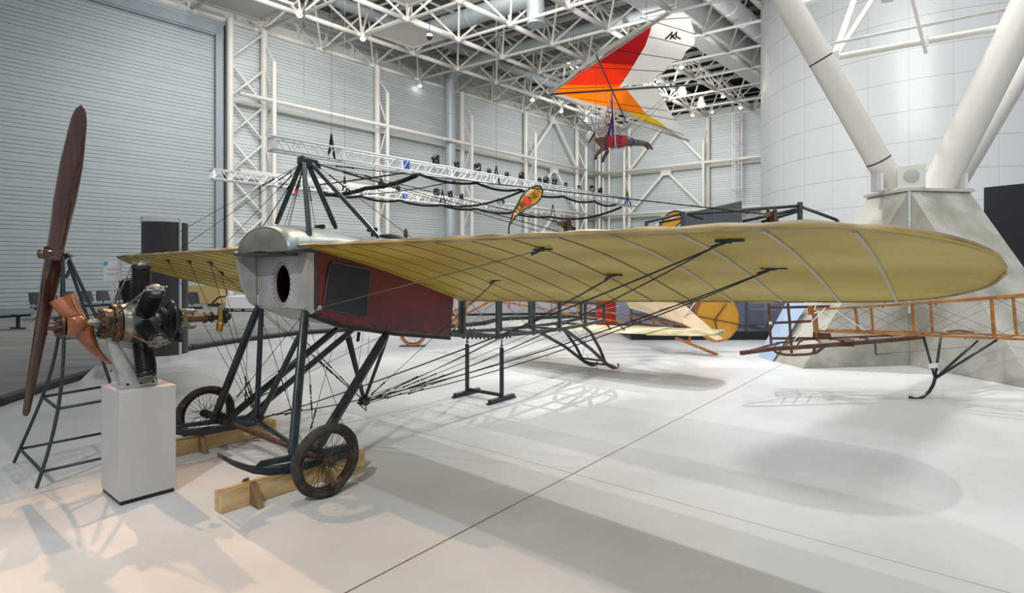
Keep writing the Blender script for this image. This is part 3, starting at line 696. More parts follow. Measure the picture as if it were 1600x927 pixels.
for px_, s_ in [(596, 1.25), (622, .9), (682, 1.2), (704, 1.1), (721, .9), (779, .9), (786, .8)]:
    x = on_truss(T2, px_); moving_head(T2 + LV * x + Vector((0, 0, 0.40)), 'black stage light standing on the farther lighting truss', s_ * .78, random.uniform(0.2, 1.3), 'black stage lights on the farther truss')
for T, px_, lb in ((T1, 636, 'bright blue clamp box on the nearer lighting truss'), (T2, 634, 'bright blue clamp box on the farther lighting truss'), (T1, 978, 'small blue clamp at the far end of the nearer truss')):
    x = on_truss(T, px_); c_ = T + LV * x
    tag(MB().box(c_ + Vector((0.0, -0.22, 0.16)), (0.28, 0.05, 0.30), math.atan2(LV.y, LV.x)).build('truss_clamp', M['cyanblue'], bevel=0.01), lb, 'clamp')
# black cable swags under the trusses and the net that hangs between them
def swag(lbl, pts, r, sag):
    b_ = MB(); P = []
    for a, c in zip(pts[:-1], pts[1:]):
        a, c = Vector(a), Vector(c); n = 8
        for k in range(n): t = k / n; P.append(a + (c - a) * t - Vector((0, 0, sag * 4 * t * (1 - t))))
    P.append(Vector(pts[-1])); b_.path(P, r, 7)
    return tag(b_.build('cable_swag', M['blackcloth']), lbl, 'cable bundle')
def tp_(T, px_, dz=-0.05): return T + LV * on_truss(T, px_) + Vector((0, -0.1, dz))
swag('black cable bundle drooping in loops under the nearer truss', [tp_(T1, p) for p in (655, 745, 812, 880, 928, 962)], 0.05, 0.14)
swag('black cable bundle drooping in loops under the farther truss', [tp_(T2, p) for p in (505, 565, 625, 690, 745, 800, 858)], 0.055, 0.13)
swag('thick black curtain bundle sagging from the nearer truss down to the farther truss', [tp_(T1, 652, -0.1), tp_(T1, 652, -0.1) + (tp_(T2, 508, -0.15) - tp_(T1, 652, -0.1)) * 0.5 - Vector((0, 0, .1)), tp_(T2, 508, -0.15)], 0.085, 0.1)
swag('black cable bundle hanging between the two trusses behind the flag', [tp_(T2, 690), tp_(T1, 815, -0.1)], 0.05, 0.3)
swag('black cable bundle closing the far ends of the two trusses', [tp_(T2, 858), tp_(T1, 970, -0.15)], 0.06, 0.35)
swag('thin grey batten running between the trusses on the left', [tp_(T1, 652, 0.05), tp_(T2, 500, 0.25)], 0.03, 0.02)
swag('thin black net edge cord running from the farther truss to the nearer truss', [tp_(T2, 560, 0.0), tp_(T1, 712, -0.1)], 0.02, 0.1)
# exit sign
p = sol(459.5, 299, (-NB.x, -NB.y, 0), 0, tuple(wl(0, 0.15)))
ex = thing('exit_sign', 'small red and white lit exit sign on the siding wall', 'exit sign', p, math.atan2(LV.y, LV.x))
MB().box((0, 0, 0), (0.62, 0.06, 0.26)).build('sign_box', M['white'], ex, bevel=0.01)
MB().box((0.14, -0.035, 0), (0.30, 0.01, 0.2)).build('sign_face', M['redleaf'], ex)
# ================================================================== CEILING LAMPS
def lamp(px_, py_, z, lb, warm=False, s=1.0, grp='small round ceiling spotlights'):
    p = on_plane_z(px_, py_, z); r_ = thing('ceiling_spotlight', lb, 'spotlight', p, 0, grp)
    b_ = MB(); b_.lathe((0, 0, 0.34 * s), (0, 0, -1), [(0, 0), (0, 0.09 * s), (0.16 * s, 0.13 * s), (0.3 * s, 0.17 * s), (0.3 * s, 0.15 * s)], 14); b_.build('lamp_can', M['cream'], r_)
    MB().ball((0, 0, 0.02), 0.135 * s, 12, (1, 1, 0.6)).build('lamp_glass', M['warmlamp' if warm else 'lamp'], r_)
    MB().tube((0, 0, 0.3 * s), (0, 0, 0.75), 0.025, 6).build('lamp_stem', M['cream'], r_)
for p in ((468, 25, 14.6), (567, 62, 14.6), (656, 135, 14.5), (832, 157, 14.5), (877, 175, 14.5), (916, 189, 14.5), (1065, 106, 14.7), (1130, 152, 14.7), (1157, 169, 14.7), (1082, 181, 14.7)):
    lamp(*p, 'small white round spotlight glowing under the roof frame')
for p in ((1066, 148, 14.5), (1096, 165, 14.5)): lamp(*p, 'warm glowing spotlight in the dark roof corner behind the hang glider', True, 1.9, 'warm spotlights in the roof corner')
for p in ((1028, 128, 14.6), (1043, 134, 14.6), (1052, 141, 14.6), (1113, 176, 14.6)): lamp(*p, 'small spotlight in the row on the dark roof corner rail', False, 0.8, 'spotlights in the roof corner row')
# dome camera hanging
p = on_plane_z(671, 58, 14.2); r_ = thing('dome_camera', 'small dark dome camera hanging from the roof frame near the beige panel', 'camera', p)
MB().ball((0, 0, 0), 0.16, 12).build('dome', M['black'], r_); MB().lathe((0, 0, 0.0), (0, 0, 1), [(0, 0.17), (0.14, 0.17), (0.2, 0.06), (0.2, 0)], 14).build('dome_cap', M['white'], r_); MB().tube((0, 0, 0.2), (0, 0, 1.2), 0.02, 6).build('drop_cable', M['black'], r_)
p = on_plane_z(475, 42, 13.6); r_ = thing('pulley_block', 'dark pulley block hanging on a wire left of the duct', 'pulley', p)
MB().tube((0, 0, 0), (0, 0, 0.8), 0.06, 8).build('block_body', M['slate'], r_); MB().tube((0, 0, 0.8), (0, 0, 1.5), 0.02, 5).build('drop_wire', M['wire'], r_)
MB().tube((0, 0, 0), (0, 0, -3.4), 0.008, 5).build('hoist_wire', M['wirel'], r_)

# ================================================================== HANG GLIDER AND PILOT
N_ = Vector((1.05, 16.0, 6.75)); U_ = at(1047, 17, 11.5); D_ = at(1077, 219, 17.8); K_ = at(1066, 132, 14.65)
hg = thing('hang_glider', 'white hang glider with red, orange and yellow bands hanging under the roof', 'hang glider', N_)
def wing_pt(x, y, tip):          # a photo point on the plane through nose, tip and keel
    n = (tip - N_).cross(K_ - N_).normalized(); return sol(x, y, tuple(n), 0, tuple(N_)) - N_
def sail(name, px_, tip, m, parent):
    b_ = MB(); P = [wing_pt(x, y, tip) for x, y in px_]
    n = (tip - N_).cross(K_ - N_).normalized()
    if n.z < 0: n = -n
    b_.prism(P, n * 0.006); return b_.build(name, m, parent)
sail('sail_leading_pocket', [(857, 147), (932, 82), (1045, 16), (1050, 22), (1018, 41), (958, 76), (905, 110), (872, 141)], U_, M['glider_grey'], hg)
sail('sail_panel', [(1018, 41), (1050, 22), (1060, 20), (1078, 28), (1084, 48), (1086, 66), (1083, 72), (1072, 80), (1066, 92), (1050, 97), (1043, 105), (1037, 112), (1025, 119), (1022, 129), (969, 136), (980, 118), (990, 102), (1008, 72), (1016, 50)], U_, M['glider_white'], hg)
sail('sail_panel', [(1018, 41), (1016, 50), (1008, 72), (990, 102), (931, 98), (945, 85), (958, 76), (990, 57)], U_, M['glider_red'], hg)
sail('sail_panel', [(931, 98), (990, 102), (980, 118), (969, 133), (882, 133), (905, 110), (918, 104)], U_, M['glider_orange'], hg)
sail('sail_panel', [(882, 133), (969, 133), (969, 136), (957, 138), (866, 144)], U_, M['glider_amber'], hg)
sail('sail_panel', [(866, 144), (957, 138), (976, 136.5), (994, 158), (1009, 178), (975, 172), (940, 165), (905, 156)], D_, M['glider_amber'], hg)
sail('sail_panel', [(975, 172), (1009, 178), (1030, 190), (1042, 200), (1008, 190)], D_, M['glider_yellow'], hg)
sail('sail_panel', [(976, 136.5), (1022, 132), (1033, 149), (1041, 163), (1047, 175), (1056, 190), (1070, 205), (1079, 220), (1076, 222), (1042, 200), (1030, 190), (1009, 178), (994, 158)], D_, M['glider_white'], hg)
sail('sail_leading_pocket', [(857, 147), (866, 144), (905, 156), (940, 165), (975, 172), (1008, 190), (1042, 200), (1076, 222), (1030, 201), (990, 186), (940, 170), (900, 161), (870, 153)], D_, M['glider_grey'], hg)
for nm, a_, b2, r_ in (('leading_edge_tube', N_, U_, 0.03), ('leading_edge_tube', N_, D_, 0.03), ('keel_tube', N_, K_ + (K_ - N_) * 0.12, 0.028)):
    MB().tube(a_ - N_ - Vector((0, 0, 0.03)), b2 - N_ - Vector((0, 0, 0.03)), r_, 10).build(nm, M['slate'] if nm[0] == 'k' else M['glider_grey'], hg)
cr1, cr2 = wing_pt(932, 82, U_), wing_pt(977, 183, D_)
kc = N_ + (K_ - N_) * 0.5 - N_ - Vector((0, 0, 0.07))
MB().tube(cr1 - Vector((0, 0, 0.08)), cr2 - Vector((0, 0, 0.08)), 0.02, 10).build('cross_tube', M['slate'], hg)
b_ = MB()
for (p1, p2, T) in (((1014, 56), (1090, 74), U_), ((960, 77), (1060, 92), U_), ((918, 104), (1040, 111), U_), ((873, 138), (966, 134), U_), ((1025, 30), (1078, 26), U_), ((1000, 26), (1086, 52), U_), ((905, 153), (1042, 172), D_), ((950, 167), (1056, 187), D_), ((1005, 187), (1068, 210), D_)):
    b_.tube(wing_pt(*p1, T) - Vector((0, 0, 0.02)), wing_pt(*p2, T) - Vector((0, 0, 0.02)), 0.008, 5)
b_.build('sail_batten', M['black'], hg)
b_ = MB()
for dx in (0, 7):
    b_.path([wing_pt(1040 + dx, 60, U_) - Vector((0, 0, .012)), wing_pt(1046 + dx, 54, U_) - Vector((0, 0, .012)), wing_pt(1050 + dx, 49, U_) - Vector((0, 0, .012)), wing_pt(1049 + dx, 56, U_) - Vector((0, 0, .012)), wing_pt(1056 + dx, 60, U_) - Vector((0, 0, .012))], 0.02, 5)
b_.build('sail_emblem', M['black'], hg)
# control frame
kp = at(957, 142, 15.3) - N_; ca = at(930, 238, 15.6) - N_; cb = at(962, 233, 14.6) - N_
MB().path([kp, ca, cb, kp], 0.016, 7).build('control_bar', M['alu'], hg)
b_ = MB()
for e_ in (cr1, cr2, Vector((0, 0, 0)), K_ - N_): b_.tube(ca, e_, 0.006, 4); b_.tube(cb, e_, 0.006, 4)
b_.build('rigging_wire', M['wirel'], hg)
b_ = MB()
for q_ in (0.2, 0.75):
    p_ = (K_ - N_) * q_; b_.tube(p_, (p_.x, p_.y, 15.1 - N_.z + 1), 0.005, 4)
b_.build('suspension_wire', M['wirel'], hg)
# the pilot, lying face down, head to the left
def skinned(name, joints, edges, mats, parent, sub=2, zones=None, root=0):
    me = bpy.data.meshes.new(name); me.from_pydata([j[0] for j in joints], edges, []); me.update()
    o = bpy.data.objects.new(name, me); COL.objects.link(o)
    o.modifiers.new('skin', 'SKIN')
    for i, j in enumerate(joints):
        r_ = j[1] if isinstance(j[1], tuple) else (j[1], j[1]); me.skin_vertices[0].data[i].radius = r_
        me.skin_vertices[0].data[i].use_root = (i == root)
    s_ = o.modifiers.new('sub', 'SUBSURF'); s_.levels = sub; s_.render_levels = sub
    dg = bpy.context.evaluated_depsgraph_get(); ev = o.evaluated_get(dg); m2 = bpy.data.meshes.new_from_object(ev)
    o.modifiers.clear(); o.data = m2
    m2.materials.clear()
    for m_ in mats: m2.materials.append(m_)
    for p in m2.polygons: p.use_smooth = True; p.material_index = zones(p.center) if zones else 0
    o.parent = parent; return o
PO = at(950, 222, 15.2)
pil = thing('person', 'person in brown jacket and white helmet lying prone under the hang glider', 'person', PO, 0.0)
# local: x along the body to the feet (+), y towards viewer negative, z up
J = [((0.28, 0, 0), (0.17, 0.14)), ((0.05, 0, 0.02), (0.17, 0.14)), ((-0.18, 0, 0.03), (0.20, 0.155)), ((-0.32, 0, 0.06), (0.09, 0.08)), ((-0.40, 0, 0.09), (0.055, 0.055)), ((-0.52, 0, 0.13), (0.088, 0.10)), ((-0.56, 0, 0.08), (0.06, 0.05)),
     ((-0.22, -0.19, 0.0), 0.085), ((-0.16, -0.27, -0.22), 0.066), ((-0.34, -0.2, -0.38), 0.048), ((-0.37, -0.19, -0.46), (0.034, 0.02)),
     ((-0.18, 0.19, 0.0), 0.085), ((0.04, 0.24, -0.20), 0.066), ((-0.10, 0.16, -0.41), 0.048), ((-0.12, 0.15, -0.48), (0.034, 0.02)),
     ((0.36, -0.1, -0.01), 0.12), ((0.72, -0.11, -0.03), 0.085), ((1.06, -0.11, -0.07), 0.06), ((1.11, -0.11, -0.12), 0.045), ((1.20, -0.11, -0.24), (0.04, 0.03)),
     ((0.36, 0.1, 0.0), 0.12), ((0.72, 0.12, 0.0), 0.085), ((1.02, 0.12, -0.03), 0.06), ((1.07, 0.12, -0.07), 0.045), ((1.15, 0.12, -0.19), (0.04, 0.03))]
E_ = [(0, 1), (1, 2), (2, 3), (3, 4), (4, 5), (5, 6), (2, 7), (7, 8), (8, 9), (9, 10), (2, 11), (11, 12), (12, 13), (13, 14), (0, 15), (15, 16), (16, 17), (17, 18), (18, 19), (0, 20), (20, 21), (21, 22), (22, 23), (23, 24)]
for base, sgn in ((10, -1), (14, 1)):
    w0 = Vector(J[base][0])
    for k in range(4):
        a_ = len(J); J.append(((w0.x - 0.03 + 0.02 * k, w0.y, w0.z - 0.035), 0.009)); J.append(((w0.x - 0.045 + 0.02 * k, w0.y + 0.03 * -sgn, w0.z - 0.055), 0.008)); J.append(((w0.x - 0.03 + 0.02 * k, w0.y + 0.045 * -sgn, w0.z - 0.035), 0.007))
        E_ += [(base, a_), (a_, a_ + 1), (a_ + 1, a_ + 2)]
    a_ = len(J); J.append(((w0.x + 0.035, w0.y + 0.02 * -sgn, w0.z - 0.005), 0.010)); J.append(((w0.x + 0.04, w0.y + 0.045 * -sgn, w0.z - 0.02), 0.008)); E_ += [(base, a_), (a_, a_ + 1)]
def zn(c):
    if c.x < -0.36 and c.z > -0.1: return 3
    if c.z < -0.44: return 4
    if c.x > 0.98: return 2
    return 1 if c.x > 0.22 else 0
body = skinned('body', J, E_, [M['jacket'], M['trouser'], M['boot'], M['skin'], M['black']], pil, 2, zn)
b_ = MB(); b_.lathe((-0.46, 0, 0.14), (-0.82, 0, 0.5), [(-0.06, 0.115), (0.0, 0.13), (0.06, 0.128), (0.11, 0.10), (0.14, 0.05), (0.145, 0)], 16); b_.build('helmet', M['hwhite'], pil)
b_ = MB(); b_.lathe((-0.44, 0, 0.13), (-0.82, 0, 0.5), [(-0.03, 0.128), (0.0, 0.136), (0.02, 0.134)], 16); b_.path([(-0.47, -0.11, 0.1), (-0.52, -0.09, 0.0), (-0.5, 0, -0.02), (-0.52, 0.09, 0), (-0.47, 0.11, 0.1)], 0.012, 6); b_.build('helmet_strap', M['black'], pil)
b_ = MB(); b_.ball((-0.61, 0, 0.08), 0.022, 8, (1, .8, 1.2)); b_.ball((-0.6, -0.035, 0.115), 0.012, 6); b_.ball((-0.6, 0.035, 0.115), 0.012, 6); b_.ball((-0.595, 0, 0.04), 0.02, 8, (.6, 1.3, .4)); b_.build('face_features', M['skin'], pil)
secs = []
for x, ry, rz in ((-0.08, 0.215, 0.175), (0.0, 0.205, 0.17), (0.2, 0.20, 0.17), (0.38, 0.215, 0.165), (0.46, 0.22, 0.15)):
    secs.append([Vector((x, ry * math.cos(t), 0.01 + rz * math.sin(t))) for t in [2 * PI * k / 16 for k in range(16)]])
b_ = MB(); b_.loft(secs, caps=False); b_.build('harness_wrap', M['harn'], pil)
b_ = MB()
for x in (-0.05, 0.12, 0.3): b_.path([Vector((x, 0.22 * math.cos(t), 0.01 + 0.18 * math.sin(t))) for t in [2 * PI * k / 16 for k in range(16)]], 0.014, 6, closed=True)
for y in (-0.13, 0.13): b_.path([(0.66, y - 0.09 * (1 if y < 0 else -1) * 0, -0.02 + 0.075 * 1), (0.46, y, 0.13), (0.1, y, 0.17)], 0.012, 6)
for y in (-0.11, 0.12): b_.path([Vector((0.66, y + 0.08 * math.cos(t), -0.02 + 0.08 * math.sin(t))) for t in [2 * PI * k / 12 for k in range(12)]], 0.016, 6, closed=True)
b_.build('harness_webbing', M['hblue'], pil)
hook = at(957, 146, 15.3) - PO
b_ = MB()
for x, y in ((0.0, -0.15), (0.15, -0.16), (0.0, 0.15), (0.15, 0.16)): b_.tube((x, y, 0.12), hook - Vector((0, 0, 0.55)), 0.02, 6)
b_.tube(hook - Vector((0, 0, 0.55)), hook, 0.03, 6); b_.build('suspension_strap', M['hblue'], pil)
b_ = MB(); b_.tube((-0.3, -0.2, 0.0), hook - Vector((0, 0, .1)), 0.008, 5); b_.tube((0.35, 0.1, 0.12), hook, 0.008, 5); b_.tube((-0.1, -0.2, -0.1), hook, 0.007, 5); b_.build('harness_cord', M['tubeor'], pil)

# ================================================================== FLAGS
def feather_flag(name, lbl, outline, d, polebase, full=True):
    P = [at(x, y, d) for x, y in outline]; o = P[0].copy(); root = thing(name, lbl, 'flag', (o.x, o.y, 0))
    loc = [p - Vector((o.x, o.y, 0)) for p in P]
    MB().prism(loc, (0, 0.012, 0)).build('flag_cloth', M['flag'], root)
    b_ = MB(); b_.path(loc[:len(loc)], 0.035, 6, closed=True); b_.build('flag_hem', M['black'], root)
    b_ = MB(); b_.path([(0, 0, 0.02), (0, 0, 2.2), loc[0]], 0.03, 6); b_.build('flag_pole', M['black'], root)
    b_ = MB()
    for k in range(4): a_ = k * PI / 2 + 0.4; b_.tube((0, 0, 0.06), (0.5 * math.cos(a_), 0.5 * math.sin(a_), 0.02), 0.02, 6)
    b_.build('flag_foot', M['black'], root)
    return root, o
D1 = 21.5
fr_, fo = feather_flag('feather_flag', 'yellow feather flag reading DRONE in black with a red disc, above the near wing', [(795, 355), (803, 330), (815, 307), (828, 294), (838, 290), (846, 292), (848, 298), (846, 309), (838, 318), (822, 326), (806, 338)], D1, None)
def fpt(x, y, e=0.02): p = at(x, y, D1) - Vector((fo.x, fo.y, 0)); p.y -= e; return p
b_ = MB(); c_ = fpt(823.6, 314.5); b_.lathe(c_, (0, -1, 0), [(0, 0), (0, 0.165), (0.008, 0.165), (0.008, 0)], 24); b_.build('red_disc', M['flagred'], fr_)
ra = math.radians(41)
for s_, x_, y_ in (('D', 812.0, 324.6), ('R', 817.2, 320.2), ('N', 831.0, 309.3), ('E', 837.5, 304.3)):
    text('flag_letter', s_, 0.34, M['black'], fr_, fpt(x_, y_, 0.03), (PI / 2, -ra * 0.95, 0))
text('flag_letter', '1', 0.26, M['flag'], fr_, fpt(823.6, 314.5, 0.035), (PI / 2, -ra * 0.6, 0))
b_ = MB()
for k in range(5):
    b_.bar(fpt(820 + 2.3 * k, 302 - 1.6 * k), fpt(823 + 2.3 * k, 305.5 - 1.6 * k), 0.03, 0.01, up=(0, 1, 0)); b_.bar(fpt(802 + 1.9 * k, 334 - 1.7 * k), fpt(804.6 + 1.9 * k, 337 - 1.8 * k), 0.03, 0.01, up=(0, 1, 0))
b_.build('flag_stripes', M['white'], fr_)
b_ = MB(); b_.tube(fpt(838, 295), fpt(843, 299), 0.02, 5); b_.tube(fpt(843, 294), fpt(839, 300), 0.02, 5); b_.ball(fpt(841, 297), 0.04, 6); b_.build('flag_symbol', M['ink'], fr_)
MB().prism([fpt(795.5, 353, 0.004), fpt(803.5, 332, 0.004), fpt(807, 337, 0.004)], (0, -0.006, 0)).build('flag_tip_panel', M['flagor'], fr_)
D2 = 22.0
fr2, fo2 = feather_flag('feather_flag', 'top of a second yellow feather flag, mostly hidden behind the near wing', [(1028, 362), (1036, 343), (1045, 333), (1055, 329.5), (1063, 331), (1067, 338), (1064, 347), (1054, 356), (1040, 360)], D2, None)
def gpt(x, y, e=0.02): p = at(x, y, D2) - Vector((fo2.x, fo2.y, 0)); p.y -= e; return p
b_ = MB()
for k in range(5): b_.bar(gpt(1046 + 2.2 * k, 339 - .8 * k), gpt(1048 + 2.2 * k, 343 - .8 * k), 0.03, 0.01, up=(0, 1, 0))
b_.build('flag_stripes', M['white'], fr2)
# ================================================================== THE MAIN MONOPLANE
AX = Vector((0.632, 0.775, 0)); WX = Vector((0.775, -0.632, 0)); OP = Vector((-2.15, 4.69, 0))
RZ = math.atan2(0.775, 0.632)
def ml(a, w, z): return Vector((a, -w, z))                       # local: x = towards tail, -y = towards the near wing
def to_l(P): d = P - OP; return (d.x * AX.x + d.y * AX.y, d.x * WX.x + d.y * WX.y, P.z)
def pw(x, y, w): return to_l(sol(x, y, tuple(WX), w, tuple(OP)))
def pa(x, y, a): return to_l(sol(x, y, tuple(AX), a, tuple(OP)))
def pz(x, y, z): return to_l(sol(x, y, (0, 0, 1), z))
mono = thing('monoplane', 'old single-wing aeroplane with olive linen wings, dark red fuselage and two spoked wheels', 'aeroplane', OP, RZ)
# --- wing surface
A_LE, A_TE, W_END, W_C = 0.11, 2.02, 4.78, 4.0
def ztrail(w): return 1.305 + 0.033 * w if w > 0 else 1.305 - 0.010 * abs(w)
def edges(w):
    u = abs(w)
    if u <= W_C: return A_LE, A_TE
    k = min((u - W_C) / (W_END - W_C), 0.9995); r_ = math.sqrt(1 - k * k)
    mid = 1.05; return mid + (A_LE - mid) * r_, mid + (A_TE - mid) * math.sqrt(1 - k ** 2.6)
def zwing(a, w):
    t = (a - A_LE) / (A_TE - A_LE); zl = 1.848 - 0.006 * abs(w)
    return zl + (ztrail(w) - zl) * t
ribs_n = [0.52, 0.80, 1.08, 1.38, 1.68, 2.0, 2.32, 2.64, 2.96, 3.28, 3.62, 3.98, 4.3]
def wing_sec(w, n=26):
    a0, a1 = edges(w); c = a1 - a0; low = []; up = []
    nr = min(abs(abs(w) - r_) for r_ in ribs_n); bul = min(nr / 0.15, 1.0)
    for k in range(n + 1):
        t = (1 - math.cos(PI * k / n)) / 2; a = a0 + c * t; z = zwing(a, w)
        th = 0.30 * c * 0.21 * (1.4845 * math.sqrt(t) * 1.0 - 0.63 * t - 1.758 * t ** 2 + 1.4215 * t ** 3 - 0.5075 * t ** 4)
        cam_ = 0.062 * c / 1.85 * math.sin(PI * min(1, t ** 0.75))
        zl = z + cam_ * 0.85 - 0.25 * th; zu = z + cam_ * 0.85 + 0.6 * th + 0.004
        zu += (0.014 * bul) * math.exp(-((t - 0.10) / 0.10) ** 2) 
        zl += (0.004 * bul) * math.sin(PI * t)
        low.append(ml(a, w, zl)); up.append(ml(a, w, zu))
    return low, up
def make_wing(sgn, lb):
    ws = [0.38]
    while ws[-1] < W_END - 0.02:
        step = 0.05 if ws[-1] < W_C else (0.035 if ws[-1] < 4.6 else 0.02); ws.append(ws[-1] + step)
    ws[-1] = W_END
    secs = [wing_sec(w * sgn) for w in ws]; n = len(secs[0][0]); m_ = MB()
    # underside (material 1), leading edge wrap (2), top (0)
    for j in range(len(ws) - 1):
        for k in range(n - 1):
            l0, u0 = secs[j]; l1, u1 = secs[j + 1]; le = k < 4
            m_.add([l0[k], l0[k + 1], l1[k + 1], l1[k]], [[0, 1, 2, 3]], 2 if k < 3 else 1)
            m_.add([u0[k], u1[k], u1[k + 1], u0[k + 1]], [[0, 1, 2, 3]], 2 if le else 0)
    l0, u0 = secs[0]; m_.add(l0 + u0[::-1], [list(range(2 * n))], 1, False)
    o = m_.build('wing', [M['fab_top'], M['fab_und'], M['fab_le']], mono, sharp=60)
    if lb: o['label'] = lb
    # ribs seen through the underside fabric
    for q, w in enumerate(ribs_n):
        ww = w * sgn; low, up = wing_sec(ww); pts = low[3:-1]; hw = 0.003 if q < 7 else 0.008; b_ = MB()
        for k in range(len(pts) - 1):
            p, r_ = pts[k], pts[k + 1]; dy = Vector((0, hw, 0)); dz = Vector((0, 0, 0.004 + (0.003 if q >= 9 else 0)))
            b_.add([p - dy + Vector((0, 0, .001)), p + dy + Vector((0, 0, .001)), r_ + dy + Vector((0, 0, .001)), r_ - dy + Vector((0, 0, .001)), p - dy - dz, p + dy - dz, r_ + dy - dz, r_ - dy - dz],
                   [[4, 5, 6, 7], [0, 4, 7, 3], [1, 2, 6, 5], [0, 1, 5, 4], [2, 3, 7, 6]], 0, False)
        b_.build('wing_rib', M['riblight'] if q >= 9 and sgn > 0 else M['ribline'], o)
    # trailing edge cord
    b_ = MB(); b_.path([s_[0][-1] for s_ in secs], 0.008, 6); b_.build('trailing_edge', M['fab_le'], o)
    return o
wn = make_wing(1, 'near wing reaching to the right'); wf = make_wing(-1, 'far wing behind the nose')
def und(x, y, sgn=1):                # point of the wing underside seen at a photo pixel
    def W_(a, w): return OP + AX * a + WX * w + Vector((0, 0, zwing(a, w) + 0.03))
    p1, p2, p3 = W_(A_LE, .4 * sgn), W_(A_LE, 4.0 * sgn), W_(A_TE, 2.2 * sgn)
    n_ = (p2 - p1).cross(p3 - p1).normalized(); a, w, z = to_l(sol(x, y, tuple(n_), 0, tuple(p1)))
    return a, w, z
# --- fuselage: red side panels, nose, hood
HWF = 0.40
def sidepoly(): return [(0.20, 1.307), (0.62, 1.185), (1.08, 1.045), (1.50, 0.985), (1.887, 0.93), (1.93, 1.42), (1.30, 1.66), (0.70, 1.80), (0.235, 1.84)]
fp = [pw(x, y, 0.4) for x, y in ((474, 484), (531, 507), (616, 520), (704, 527))]
bott = [(0.20, 1.305)] + [(p[0], p[2]) for p in fp[1:]]
for s_ in (1, -1):
    poly = bott + [(1.93, 1.42), (1.30, 1.66), (0.70, 1.80), (0.22, 1.84)]
    b_ = MB(); b_.prism([ml(a, s_ * HWF, z) for a, z in poly], (0, 0.012 * s_, 0)); b_.build('fuselage_side', M['red'], mono)
b_ = MB(); bp = bott
for k in range(len(bp) - 1):
    b_.hexa([ml(bp[k][0], -HWF, bp[k][1]), ml(bp[k + 1][0], -HWF, bp[k + 1][1]), ml(bp[k + 1][0], HWF, bp[k + 1][1]), ml(bp[k][0], HWF, bp[k][1])] +
            [ml(bp[k][0], -HWF, bp[k][1] + 0.02), ml(bp[k + 1][0], -HWF, bp[k + 1][1] + 0.02), ml(bp[k + 1][0], HWF, bp[k + 1][1] + 0.02), ml(bp[k][0], HWF, bp[k][1] + 0.02)])
b_.build('fuselage_floor', M['nose'], mono)
b_ = MB(); b_.bar(ml(1.9, -HWF, 0.98), ml(1.9, HWF, 0.98), 0.04, 0.04); b_.bar(ml(1.93, -HWF, 1.40), ml(1.93, HWF, 1.40), 0.04, 0.04); b_.build('rear_bulkhead', M['steel2'], mono)
# worn paler lower rear patch on the near side
wp = [pw(x, y, 0.4) for x, y in ((600, 505), (616, 518), (703, 524), (703, 505), (650, 492))]
# window panel
wq = [pw(x, y, 0.4) for x, y in ((503, 483), (571, 495), (578, 421), (515, 409))]
def rounded(q, r_, n=4):
    out = []; m_ = len(q)
    for i in range(m_):
        a, b2, c = Vector(q[i - 1]), Vector(q[i]), Vector(q[(i + 1) % m_]); u = b2 + (a - b2).normalized() * r_; v = b2 + (c - b2).normalized() * r_
        for k in range(n + 1): t = k / n; out.append(u * (1 - t) ** 2 + b2 * 2 * t * (1 - t) + v * t * t)
    return out
q_ = rounded([ml(p[0], HWF + 0.004, p[2]) for p in wq], 0.045)
o = MB().prism(q_, (0, -0.008, 0)).build('side_window_panel', M['navy'], mono); o['label'] = 'dark blue square panel with rounded corners'
b_ = MB(); b_.path([p + Vector((0, -0.008, 0)) for p in q_], 0.006, 5, closed=True)
for k in range(0, len(q_)): b_.ball(q_[k] + Vector((0, -0.012, 0)), 0.006, 6)
b_.build('panel_edge', M['slate'], o)
b_ = MB()
for k in range(14):
    t = k / 13; i = min(int(t * 3), 2); u = t * 3 - i; p0, p1 = bott[i], bott[i + 1]
    a, z = p0[0] + (p1[0] - p0[0]) * u, p0[1] + (p1[1] - p0[1]) * u
    b_.ball(ml(a, HWF + 0.012, z + 0.03), 0.008, 6)
for k in range(6): b_.ball(ml(1.86, HWF + 0.012, 0.98 + k * 0.065), 0.007, 6)
b_.build('side_rivet', M['slate'], mono)
b_ = MB()
for k in range(len(bott) - 1): b_.bar(ml(bott[k][0], HWF - 0.02, bott[k][1] - 0.015), ml(bott[k + 1][0], HWF - 0.02, bott[k + 1][1] - 0.015), 0.05, 0.03)
b_.build('lower_edge_strip', M['black'], mono)
# nose box front face, with its oval opening
b_ = MB(); AF = 0.20
face = [(-HWF, 1.30), (HWF, 1.305), (HWF + 0.015, 1.60), (HWF + 0.02, 1.80), (0, 1.84), (-HWF - 0.02, 1.80), (-HWF - 0.01, 1.60)]
oc = pa(440, 444, AF); R1, R2 = 0.142, 0.168
no = 40; outer = []; inner = []
def ray_poly(cx, cz, ang):
    dx, dz = math.cos(ang), math.sin(ang); best = 9
    for k in range(len(face)):
        (x1, z1), (x2, z2) = face[k], face[(k + 1) % len(face)]; ex, ez = x2 - x1, z2 - z1; den = dx * ez - dz * ex
        if abs(den) < 1e-9: continue
        t = ((x1 - cx) * ez - (z1 - cz) * ex) / den; u = ((x1 - cx) * dz - (z1 - cz) * dx) / den
        if t > 0 and -1e-6 <= u <= 1 + 1e-6: best = min(best, t)
    return cx + dx * best, cz + dz * best
angs = sorted([2 * PI * k / no for k in range(no)] + [math.atan2(z - oc[2], x - oc[1]) % (2 * PI) for x, z in face])
for th in angs:
    x, z = ray_poly(oc[1], oc[2], th); outer.append(ml(AF, x, z)); inner.append(ml(AF, oc[1] + R1 * math.cos(th), oc[2] + R2 * math.sin(th)))
n = len(angs); b_.add(outer + inner, [[i, (i + 1) % n, n + (i + 1) % n, n + i] for i in range(n)], 0, False)
